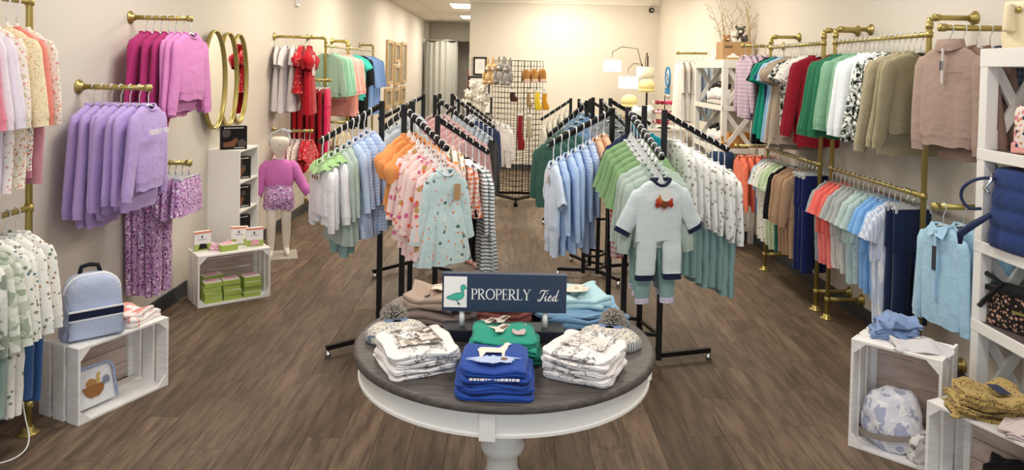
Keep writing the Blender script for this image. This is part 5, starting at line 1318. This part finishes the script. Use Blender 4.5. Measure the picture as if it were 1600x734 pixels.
for i in range(4):
    t = empty('boxed_card_set', (2.58, 3.14, .642+.05*i), rr_.uniform(-.1, .1), f'navy and white boxed set, {ORD[i]} from bottom beside the leopard bag', 'box', 'boxed sets on the lower shelf')
    MB().box(-.09, .09, -.14, .14, 0, .035).build('box_body', CARD, t, bevel=.002); MB().box(-.092, .092, -.142, .142, .035, .048).build('box_lid', NAVY, t, bevel=.002)

# goods on the far unit
BCAP = plain('black_cap', '18181C', .4); ORG = plain('orange_card', 'E0963C', .6)
for k, (y, z_, hh) in enumerate([(8.30, 1.522, .20), (8.42, 1.522, .22), (8.55, 1.522, .21), (8.68, 1.522, .22), (8.82, 1.522, .2), (8.96, 1.522, .16), (8.45, 1.052, .2), (8.58, 1.052, .17), (8.72, 1.052, .2), (8.9, 1.052, .17)]):
    up_ = k < 6
    t = empty('bottle', (2.47, y, z_), 0, f'white bottle with black cap, {ORD[k if up_ else k-6]} from near end of {"upper" if up_ else "lower"} shelf, far unit', 'bottle', 'bottles on the far shelving unit')
    MB().lathe([(.05, 0), (.053, .01), (.053, hh*.85), (.035, hh*.88), (.018, hh*.92)], 16).build('bottle_body', plain('white_bottle', ('EFEAE4', 'E9E2EA', 'F3E9E2')[k % 3], .4), t, True)
    MB().lathe([(.036, hh*.93), (.036, hh*1.2)], 12).build('bottle_cap', BCAP, t, True)
    MB().lathe([(.0536, hh*.25), (.0536, hh*.6)], 16).build('bottle_label', plain('bottle_label', ('D9D4D8', 'E9D3CC', 'D2D9DE')[k % 3], .6), t, True)
t = empty('orange_box', (2.58, 8.25, 1.052), .1, 'orange boxed toy on lower shelf of the far unit', 'box')
MB().box(-.12, .12, -.05, .05, 0, .17).build('box_body', ORG, t, bevel=.003); MB().box(-.08, .08, -.052, -.049, .05, .13).build('box_picture', plain('orange_print', 'F0B467', .6), t)
cb = empty('cardboard_box', (2.53, 8.32, 2.032), 0, 'open cardboard shipping box with plush toys on the far unit', 'box')
MB().box(-.16, .16, -.13, .13, 0, .008).build('box_bottom', KRAFT, cb)
for (x0, x1, y0, y1) in ((-.16, .16, -.13, -.124), (-.16, .16, .124, .13), (-.16, -.154, -.124, .124), (.154, .16, -.124, .124)): MB().box(x0, x1, y0, y1, .008, .20).build('box_side', KRAFT, cb)
poly([(-.12, .025), (.03, .025), (.02, .04), (-.01, .05), (-.03, .07), (-.055, .075), (-.075, .05), (-.1, .045)], -.1325, .002).build('cloud_print', CARD, cb)
for i in range(2): MB().box(-.14, -.05-.01*i, -.1325, -.1305, .148-.014*i, .154-.014*i).build('printed_line', BCAP, cb)
def plush(loc, rz, mat, label, sc=1.0, ears='long', grp='plush toys'):
    t = empty('plush_toy', loc, rz, label, 'plush toy', grp); rng = random.Random(int(loc[0]*977+loc[2]*331))
    t.scale = (sc, sc, sc)
    MB().ball((0, 0, .08), (.06, .055, .08), 14, 9, .04, rng).build('plush_body', mat, t, True)
    h_ = MB().ball((0, -.01, .20), (.055, .052, .052), 14, 9, .04, rng).build('plush_head', mat, t, True)
    MB().ball((0, -.058, .19), (.024, .02, .018), 10, 6).build('muzzle', cloth('EFE6D8'), h_, True)
    for s_ in (-1, 1):
        MB().ball((s_*.07, -.02, .10), (.025, .025, .06), 10, 7, .04, rng).build('plush_arm', mat, t, True)
        MB().ball((s_*.04, -.05, .02), (.03, .045, .026), 10, 7, .04, rng).build('plush_leg', mat, t, True)
        MB().ball((s_*.035, .0, .275) if ears == 'long' else (s_*.045, 0, .25), (.018, .012, .06) if ears == 'long' else (.02, .012, .02), 10, 7).build('plush_ear', mat, h_, True)
        MB().ball((s_*.02, -.058, .215), .006, 8, 5).build('plush_eye', BCAP, h_, True)
GRYP, TANP, WHP, BRNP = cloth('B8B5B3', 'heather', '8E8B8A'), cloth('D9BE93', 'heather', 'C2A273'), cloth('EFEAE2', 'heather', 'D9D2C6'), cloth('A87846')
plush((2.45, 8.33, 2.13), .2, BRNP, 'brown plush toy peeking out of the cardboard box', .7, 'short')
plush((2.54, 8.34, 2.16), -.1, WHP, 'white and grey plush toy in the cardboard box', .8, 'short')
plush((2.61, 8.36, 2.18), -.2, cloth('6F6A66', 'stripe', '4A4644', 30, 'z'), 'dark grey plush toy tallest in the cardboard box', .9, 'short')
for i in range(4):
    t = empty('white_book', (2.48, 8.72, 2.032+.032*i), .1*i, f'white book, {ORD[i]} from bottom of the pile on the far unit', 'book', 'white books on the far unit')
    MB().box(-.09, .09, -.12, .12, 0, .005).box(-.09, .09, -.12, .12, .026, .031).box(-.09, -.085, -.12, .12, .005, .026).build('cover', CARD, t); MB().box(-.085, .086, -.115, .115, .005, .026).build('pages', plain('paper', 'E6DFD0', .9), t)
TWIG = plain('dried_twig', 'B7A57E', .8)
def twigs(loc, label, seed, h_=.6):
    rng = random.Random(seed); t = empty('twig_vase', loc, 0, label, 'vase', 'dried twigs on the far unit')
    MB().lathe([(.035, 0), (.05, .03), (.05, .10), (.03, .14), (.033, .16)], 16).build('vase', plain('pale_vase', 'DCD3C2', .4), t, True)
    m = MB()
    for i in range(9):
        p = Vector((rng.uniform(-.01, .01), rng.uniform(-.01, .01), .12)); d = Vector((rng.gauss(0, .32), rng.gauss(0, .25), 1)).normalized(); L_ = h_*rng.uniform(.6, 1); pts = [p.copy()]
        for k in range(7):
            d = (d+Vector((rng.gauss(0, .16), rng.gauss(0, .14), .05))).normalized(); p = p+d*L_/7; pts.append(p.copy())
            if k > 1:
                q = p.copy(); e = (d+Vector((rng.gauss(0, .7), rng.gauss(0, .5), 0))).normalized(); m.tube([q, q+e*.05, q+e*.09+Vector((0, 0, .02))], [.003, .0025, .0015], 5)
                m.ball(tuple(q+e*.09), .006, 6, 4)
        m.tube(pts, [.005-.0005*j for j in range(len(pts))], 5)
    m.build('twigs', TWIG, t)
twigs((2.6, 8.95, 2.032), 'vase of pale dried twigs behind the white books', 5, .62)
twigs((2.66, 8.28, 2.17), 'vase of pale dried twigs beside the brass rack', 9, .62)
bpy.data.objects['twig_vase.001'].location = (2.70, 8.27, 2.032)

# dress form in a navy dress
df = empty('dress_form', (2.30, 7.88, 0), -.4, 'child dress form in a navy top with wooden neck cap', 'dress form')
MB().lathe([(.10, 0), (.11, .008), (.10, .018), (.02, .025), (.012, .03)], 24).build('round_base', wood('honey_wood', 'C79A5C', 'A87B42'), df, True)
MB().tube([(0, 0, .02), (0, 0, .62)], .012, 10).build('pole', wood('honey_wood2', 'C79A5C', 'A87B42'), df, True)
MB().loft([ring(.10, .075, .60, 24), ring(.12, .09, .70, 24), ring(.105, .08, .82, 24), ring(.12, .085, .95, 24), ring(.115, .075, 1.03, 24), ring(.06, .05, 1.07, 24), ring(.045, .045, 1.12, 24)]).build('torso', plain('linen_form', 'E8DFD2', .9), df, True)
MB().lathe([(.047, 1.12), (.047, 1.135), (.02, 1.15), (.012, 1.18), (.02, 1.2), (.01, 1.215)], 16).build('neck_cap', wood('honey_wood3', 'C79A5C', 'A87B42'), df, True)
MB().loft([ring(.09, .065, 1.05, 24), ring(.128, .085, 1.03, 24), ring(.13, .095, .95, 24), ring(.115, .09, .82, 24), ring(.15, .11, .66, 24, fold=.12), ring(.19, .14, .46, 24, fold=.2, k=7)], False, False).build('navy_dress', cloth('2A3F63'), df, True)

# ------------------------------------------------------------ wire grid tower
gt = empty('grid_display_tower', (.13, 10.35, 0), 0, 'black wire grid display tower on casters in the middle of the shop', 'display stand')
tri = [(.0, -.26), (.36, .2), (-.36, .2)]
for i in range(3):
    a_, b_ = Vector(tri[i]+(0,)), Vector(tri[(i+1) % 3]+(0,)); m = MB()
    for k in range(9):
        p = a_.lerp(b_, k/8); m.bar((p.x, p.y, .12), (p.x, p.y, 2.0), .007, .007)
    for k in range(26):
        z_ = .12+1.88*k/25; m.bar((a_.x, a_.y, z_), (b_.x, b_.y, z_), .006, .006)
    m.build('wire_panel', BLACK, gt)
    MB().bar((a_.x*1.15, a_.y*1.15, .10), (b_.x*1.15, b_.y*1.15, .10), .04, .03).build('base_bar', BLACK, gt)
    MB().lathe([(.01, .09), (.02, .06), (.03, .04), (.03, .0)], 10, (a_.x*1.1, a_.y*1.1, 0)).build('caster', BLACK, gt, True)
Lx, Ly = -.62, -.78
for k, (u, z_, mt, nm) in enumerate([(.85, 1.68, TANP, 'far left tan'), (.62, 1.68, TANP, 'second tan'), (.40, 1.70, GRYP, 'tall grey'), (.15, 1.68, GRYP, 'rightmost grey')]):
    p = Vector((-.36+.36*(1-u), .2-.46*(1-u)))+Vector((-.09, -.07))
    plush((.13+p.x, 10.35+p.y, z_-.02), -.6, mt, f'{nm} plush bunny hanging high on the wire tower', 1.15, 'long', 'plush bunnies on the wire tower')
for k, (x, y, z_) in enumerate([(-.50, 10.45, 1.42), (-.36, 10.40, 1.36), (-.56, 10.38, 1.28), (-.42, 10.34, 1.22)]):
    plush((x, y, z_), -.3+.3*k, WHP, f'white plush lamb, {ORD[k]} in the pile left of the wire tower', 1.1, 'short', 'white plush lambs')
sh = empty('wire_shelf', (-.46, 10.40, 1.20), 0, 'small black wire shelf carrying white plush lambs', 'shelf')
m = MB()
for k in range(8): m.bar((-.16+.32*k/7, -.12, 0), (-.16+.32*k/7, .12, 0), .005, .005)
m.bar((-.17, -.12, 0), (.26, -.12, 0), .008, .008).bar((-.17, .12, 0), (.26, .12, 0), .008, .008).build('wire_tray', BLACK, sh)
row('left face of wire tower', (-.30, 10.52, 1.27), (.02, 10.06, 1.20), [(4, 'onesie', 'onesie', 'white cotton baby onesie', pset(WH, WH, .34, .13, .28))], -.9, 'clear', 'from rear')
for k, (x, z_, h_, w_, hx, lab) in enumerate([(.20, 1.72, .16, .09, 'B98548', 'leftmost tan moccasin pouch'), (.31, 1.72, .17, .10, 'C08C4E', 'middle tan moccasin pouch'), (.43, 1.72, .17, .10, 'B98548', 'rightmost tan moccasin pouch')]):
    t = empty('moccasin_pouch', (x+.03, 10.10+.55*(x-.1), z_), .55, lab + ' on the wire tower', 'pouch', 'tan pouches on the wire tower')
    MB().softprism([(-w_/2, 0), (w_/2, 0), (w_*.5, h_*.7), (w_*.25, h_), (-w_*.25, h_), (-w_*.5, h_*.7)], -.05, .03, .012, .008).build('pouch_body', cloth(hx), t, True)
    MB().box(-w_/2, w_/2, -.06, .03, -.02, .03).build('pouch_trim', cloth('EBD3C6', 'spots', 'B98548', 60, .2), t, bevel=.008)
def hang_item(name, x, z_, w_, h_, hexc, lab, cat):
    t = empty(name, (x+.02, 10.06+.60*(x-.1), z_), .55, lab, cat)
    MB().tube([(0, 0, .0), (0, -.03, .0), (0, -.03, -.02)], .004, 6).build('peg', BLACK, t)
    MB().softprism([(-w_*.35, -.02), (w_*.35, -.02), (w_*.4, -h_*.55), (w_*.9, -h_*.85), (w_*.8, -h_), (-w_*.3, -h_), (-w_*.45, -h_*.6)], -.05, -.025, .008, .004).build('sock_body', cloth(hexc), t, True)
    MB().box(-w_*.4, w_*.4, -.054, -.02, -.05, -.015).build('card_header', CARD, t)
hang_item('sock_pair', .36, 1.62, .09, .30, 'F0D33C', 'bright yellow socks hanging on the wire tower', 'socks')
hang_item('sock_pair', .47, 1.60, .08, .28, 'D99A2C', 'mustard socks hanging at the right of the wire tower', 'socks')
hang_item('sock_pair', .13, 1.30, .09, .52, '8C1F2C', 'long dark red stocking hanging on the wire tower', 'socks')
hang_item('sock_pair', .25, 1.28, .08, .34, 'B9B29C', 'beige socks hanging beside the red stocking', 'socks')
hang_item('sock_pair', .24, 1.62, .07, .26, 'A58E63', 'tan socks hanging high on the wire tower', 'socks')
hang_item('sock_pair', .02, 1.62, .10, .18, '4A2A28', 'dark brown socks at front corner of the wire tower', 'socks')

# ------------------------------------------------------------ back wall
def frame(x, z_, w_, h_, lab):
    t = empty('framed_certificate', (x, YB, z_), 0, lab, 'picture frame', 'black framed certificates')
    b_ = .03
    for (a0, a1, d0, d1) in ((-w_/2, -w_/2+b_, -h_/2, h_/2), (w_/2-b_, w_/2, -h_/2, h_/2), (-w_/2+b_, w_/2-b_, -h_/2, -h_/2+b_), (-w_/2+b_, w_/2-b_, h_/2-b_, h_/2)):
        MB().box(a0, a1, -.03, 0, d0, d1).build('frame_bar', BLACK, t)
    MB().box(-w_/2+b_, w_/2-b_, -.014, 0, -h_/2+b_, h_/2-b_).build('certificate', CARD, t)
    m = MB()
    for i in range(4): m.box(-w_*.18, w_*.18, -.016, -.013, h_*(.16-.1*i), h_*(.16-.1*i)+.006)
    m.build('printed_lines', plain('grey_print', 'A3A9B5', .7), t)
frame(-.535, 1.925, .25, .34, 'small black framed certificate, upper one on the back wall')
frame(-.545, 1.56, .40, .35, 'wide black framed certificate below the small one')
frame(-.50, 1.19, .40, .32, 'lowest black framed certificate on the back wall')
sc_ = empty('security_camera', (2.62, YB-.0, 3.02), 0, 'small black security camera in the corner of the back wall', 'camera')
MB().box(-.03, .03, -.02, 0, -.03, .03).build('mount', WHITEP, sc_); MB().lathe([(.045, -.02), (.05, -.06), (.04, -.11), (.02, -.115)], 16, (0, 0, 0), 'y').build('camera_body', BLACK, sc_, True); MB().lathe([(.018, -.113), (.016, -.12)], 12, (0, 0, 0), 'y').build('lens', CHROME, sc_, True)
al = empty('wall_alarm', (XL, 8.99, 2.66), 0, 'small white alarm box high on the left wall', 'alarm')
MB().box(0, .035, -.055, .055, -.07, .07).build('alarm_body', WHITEPL, al, bevel=.006); MB().box(.035, .05, -.03, .03, -.03, .01).build('strobe', CLEARPL, al, bevel=.003)

# arc lamp with three drum shades
lp = empty('arc_floor_lamp', (2.40, 12.75, 0), 0, 'arc floor lamp with three white drum shades in the back corner', 'floor lamp')
MB().lathe([(.16, 0), (.16, .02), (.02, .03)], 24).build('base', BLACK, lp, True)
MB().tube([(0, 0, .02), (0, 0, 2.0), (0, 0, 2.15)], .012, 10).build('pole', plain('bronze', '4A4038', .4, .6), lp, True)
SHD = NT('lit_shade'); SHD.set(Base_Color=srgb('F6F0E2')); SHD.b.inputs['Emission Color'].default_value = (1, .95, .84, 1); SHD.b.inputs['Emission Strength'].default_value = .9; SHD = SHD.m
SHO = plain('cream_shade', 'F0E8D4', .8)
for (x, z_, r_, h_, lit) in ((-.63, 1.97, .15, .19, 1), (-.35, 1.69, .165, .20, 1), (-.06, 1.87, .15, .19, 0)):
    y = -.12
    am = MB().tube([(0, 0, 1.6), (x*.3, y*.3, z_+.34-.06*abs(x)), (x*.75, y, z_+.33), (x, y, z_+.24), (x, y, z_+.08)], .007, 8).build('arm', plain('bronze', '4A4038', .4, .6), lp, True)
    MB().lathe([(r_, -h_/2), (r_, h_/2), (r_-.004, h_/2), (r_-.004, -h_/2)], 28, (x, y, z_)).build('drum_shade', SHD if lit else SHO, lp, True)
    if lit:
        l = bpy.data.lights.new('lamp_bulb', 'POINT'); l.energy = 9; l.color = (1, .88, .7); l.shadow_soft_size = .05
        o = bpy.data.objects.new('lamp_bulb', l); COL.objects.link(o); o.location = (2.40+x, 12.75+y, z_)

# far right counter with hats and bows
ct = empty('display_counter', (2.15, 11.3, 0), 0, 'white display counter near the back right corner', 'counter')
MB().box(-.5, .5, -.3, .3, 0, 1.0).build('cabinet', WHITEP, ct, bevel=.004); MB().box(-.53, .53, -.33, .33, 1.0, 1.035).build('worktop', WHITEP, ct, bevel=.004)
YEL = cloth('F0DFA0'); PKB = cloth('E98AA6'); 
for k, (x, z_, lab) in enumerate([(2.10, 1.60, 'tall pale yellow knit hat on a stand'), (1.84, 1.36, 'shorter pale yellow knit hat on a stand')]):
    t = empty('knit_hat', (x, 11.2, 1.035), 0, lab + ' on the back counter', 'hat', 'yellow hats on stands')
    MB().tube([(0, 0, 0), (0, 0, z_-1.035)], .012, 8).build('stand_pole', BLACK, t); MB().lathe([(.07, 0), (.07, .012), (.01, .02)], 16).build('stand_base', BLACK, t, True)
    MB().ball((0, 0, z_-1.035+.07), (.125, .12, .105), 20, 12).build('hat_crown', YEL, t, True); MB().ball((0, 0, z_-1.035+.0), (.135, .13, .03), 20, 8).build('hat_brim', YEL, t, True)
folded('draped_blanket', .34, .25, .30, cloth('E3EEEA'), (2.02, 11.12, 1.036), .2, 'pale mint blanket bundle between the yellow hats', 'blanket', None, 200, 4)
sp = empty('bow_spinner', (2.36, 11.1, 1.036), 0, 'wire spinner stand full of pink hair bows on the counter', 'display stand')
MB().lathe([(.10, 0), (.10, .012), (.01, .02)], 20).build('spinner_base', BLACK, sp, True)
m = MB().tube([(0, 0, 0), (0, 0, .5)], .008, 8)
for z_ in (.12, .26, .40):
    m.tube([(.14*math.cos(2*PI*i/16), .14*math.sin(2*PI*i/16), z_) for i in range(17)], .004, 5)
    m.bar((-.14, 0, z_), (.14, 0, z_), .006, .006).bar((0, -.14, z_), (0, .14, z_), .006, .006)
m.build('spinner_wire', BLACK, sp)
rb = random.Random(77)
for k in range(24):
    a_ = 2*PI*k/8+rb.uniform(-.2, .2); z_ = 1.036+(.10, .25, .39)[k//8]
    t = empty('hair_bow', (2.36+.165*math.cos(a_), 11.1+.165*math.sin(a_), z_), a_+PI/2, None, 'bow', 'hair bows on the spinner')
    hx = ('E98AA6', 'F3C3CF', 'D9486E', 'F6E3DC', '8C2438')[rb.randrange(5)]
    nm_ = {'E98AA6': 'rose pink', 'F3C3CF': 'pale pink', 'D9486E': 'bright pink', 'F6E3DC': 'cream', '8C2438': 'dark red'}[hx]
    t['label'] = f'{nm_} hair bow, {ORD[k % 8]} around {("bottom", "middle", "top")[k//8]} tier of the spinner'
    MB().ball((.035, 0, 0), (.038, .018, .03), 10, 6).build('bow_loop', cloth(hx), t, True); MB().ball((-.035, 0, 0), (.038, .018, .03), 10, 6).build('bow_loop', cloth(hx), t, True); MB().ball((0, -.005, 0), .014, 8, 5).build('bow_knot', cloth(hx), t, True)
bk = empty('wicker_basket', (2.08, 11.03, 1.036), 0, 'woven basket at the front of the back counter', 'basket')
bk.location = (1.78, 11.1, 1.036)
MB().lathe([(.09, 0), (.11, .08), (.12, .16), (.11, .16), (.1, .02)], 24).build('basket_body', cloth('B79B6C', 'gingham', '8F744A', 70), bk, True)
MB().tube([(.115*math.cos(2*PI*i/24), .115*math.sin(2*PI*i/24), .16) for i in range(25)], .009, 6).build('basket_rim', cloth('B79B6C'), bk, True)
BLS = plain('bright_blue', '2A8FD0', .5)
sn = empty('round_sign', (XR, 12.75, 1.80), 0, 'white round sign with bright blue rim on the right wall', 'sign')
MB().lathe([(.17, 0), (.17, -.015), (.01, -.016)], 32, (0, 0, 0), 'x').build('disc', CARD, sn, True)
MB().tube([(-.02, .165*math.cos(2*PI*i/36), .165*math.sin(2*PI*i/36)) for i in range(37)], .016, 6).build('blue_rim', BLS, sn, True)
MB().tube([(-.02, -.03, -.06), (-.02, -.035, .0), (-.02, .02, .05)], .012, 6).build('dark_mark', plain('grey_mark', '5A6A78', .6), sn)
MB().box(-.03, 0, -.10, .16, -.30, -.19).build('blue_plate', BLS, sn); MB().box(-.03, 0, -.10, .16, -.34, -.30).build('white_plate', CARD, sn)

# ------------------------------------------------------------ passage: fitting room curtain and rail
cu = empty('fitting_room_curtain', (-2.05, 22.3, 0), 0, 'tall pale grey fitting-room curtain at the end of the passage', 'curtain')
pts = []
for i in range(81):
    u = i/80; a_ = PI*u; x = -.50*math.cos(a_); y = -.42*math.sin(a_)+.035*math.sin(u*2*PI*9); pts.append((x, y))
MB().loft([[(x*(.97 if z_ > 2.5 else 1), y*(.97 if z_ > 2.5 else 1), z_+(.0 if z_ < 2.5 else .03*math.sin(i*.18))) for i, (x, y) in enumerate(pts)] for z_ in (.06, .6, 1.2, 1.8, 2.4, 2.66)], False, False, False).build('curtain_cloth', cloth('B6B6AE'), cu, True)
MB().tube([(-.55*math.cos(PI*i/24), -.45*math.sin(PI*i/24), 2.70) for i in range(25)], .012, 8).build('curtain_rail', CHROME, cu, True)
MB().box(-.56, -.50, -.03, .03, 2.64, 2.74).build('rail_bracket', WHITEP, cu)
hr = empty('coat_hook_rail', (-.74, 17.0, 1.95), 0, 'short hook rail on the passage side wall', 'hook rail')
MB().bar((-.02, -.25, 0), (-.02, .25, 0), .03, .08).build('rail_board', WHITEP, hr); MB().tube([(-.03, 0, 0), (-.16, 0, .0), (-.18, 0, .03)], .008, 6).build('hook', BLACK, hr)
garment('hanging_coat', shirt(cloth('6E1626'), .62, .18, .4), (-.915, 17.0, 1.975), -PI/2, 'dark red coat hanging in the passage doorway', 'coat', None, 'white')
wr = empty('green_wreath', (-.79, 16.4, 2.02), 0, 'leafy green wreath hanging above the dark red coat', 'wreath')
rw = random.Random(2); m = MB()
for i in range(160):
    a_ = rw.uniform(0, 2*PI); r_ = .12+rw.gauss(0, .022); c = Vector((rw.gauss(0, .02)-.05, r_*math.cos(a_), r_*math.sin(a_))); d = Vector((rw.gauss(0, 1), rw.gauss(0, 1), rw.gauss(0, 1))).normalized()*.03; e = d.orthogonal().normalized()*.012
    b0 = len(m.v); m.v += [tuple(c-d), tuple(c+e), tuple(c+d), tuple(c-e)]; m.f.append((b0, b0+1, b0+2, b0+3))
m.build('leaves', plain('leaf_green', '5E7A4A', .7), wr); MB().tube([(-.05, .12*math.cos(2*PI*i/20), .12*math.sin(2*PI*i/20)) for i in range(21)], .012, 6).build('ring', TWIG, wr)

cb_ = empty('white_cable', (-2.3, 3.45, 0), 0, 'thin white cable looping over the floor by the near left rack', 'cable')
MB().tube(chaikin([(-.25, -.10, .004), (-.05, -.10, .004), (.03, -.02, .004), (.02, .08, .03), (-.06, .14, .15), (-.10, .19, .3)], 3), .0035, 6).build('cord', WHITEPL, cb_, True)
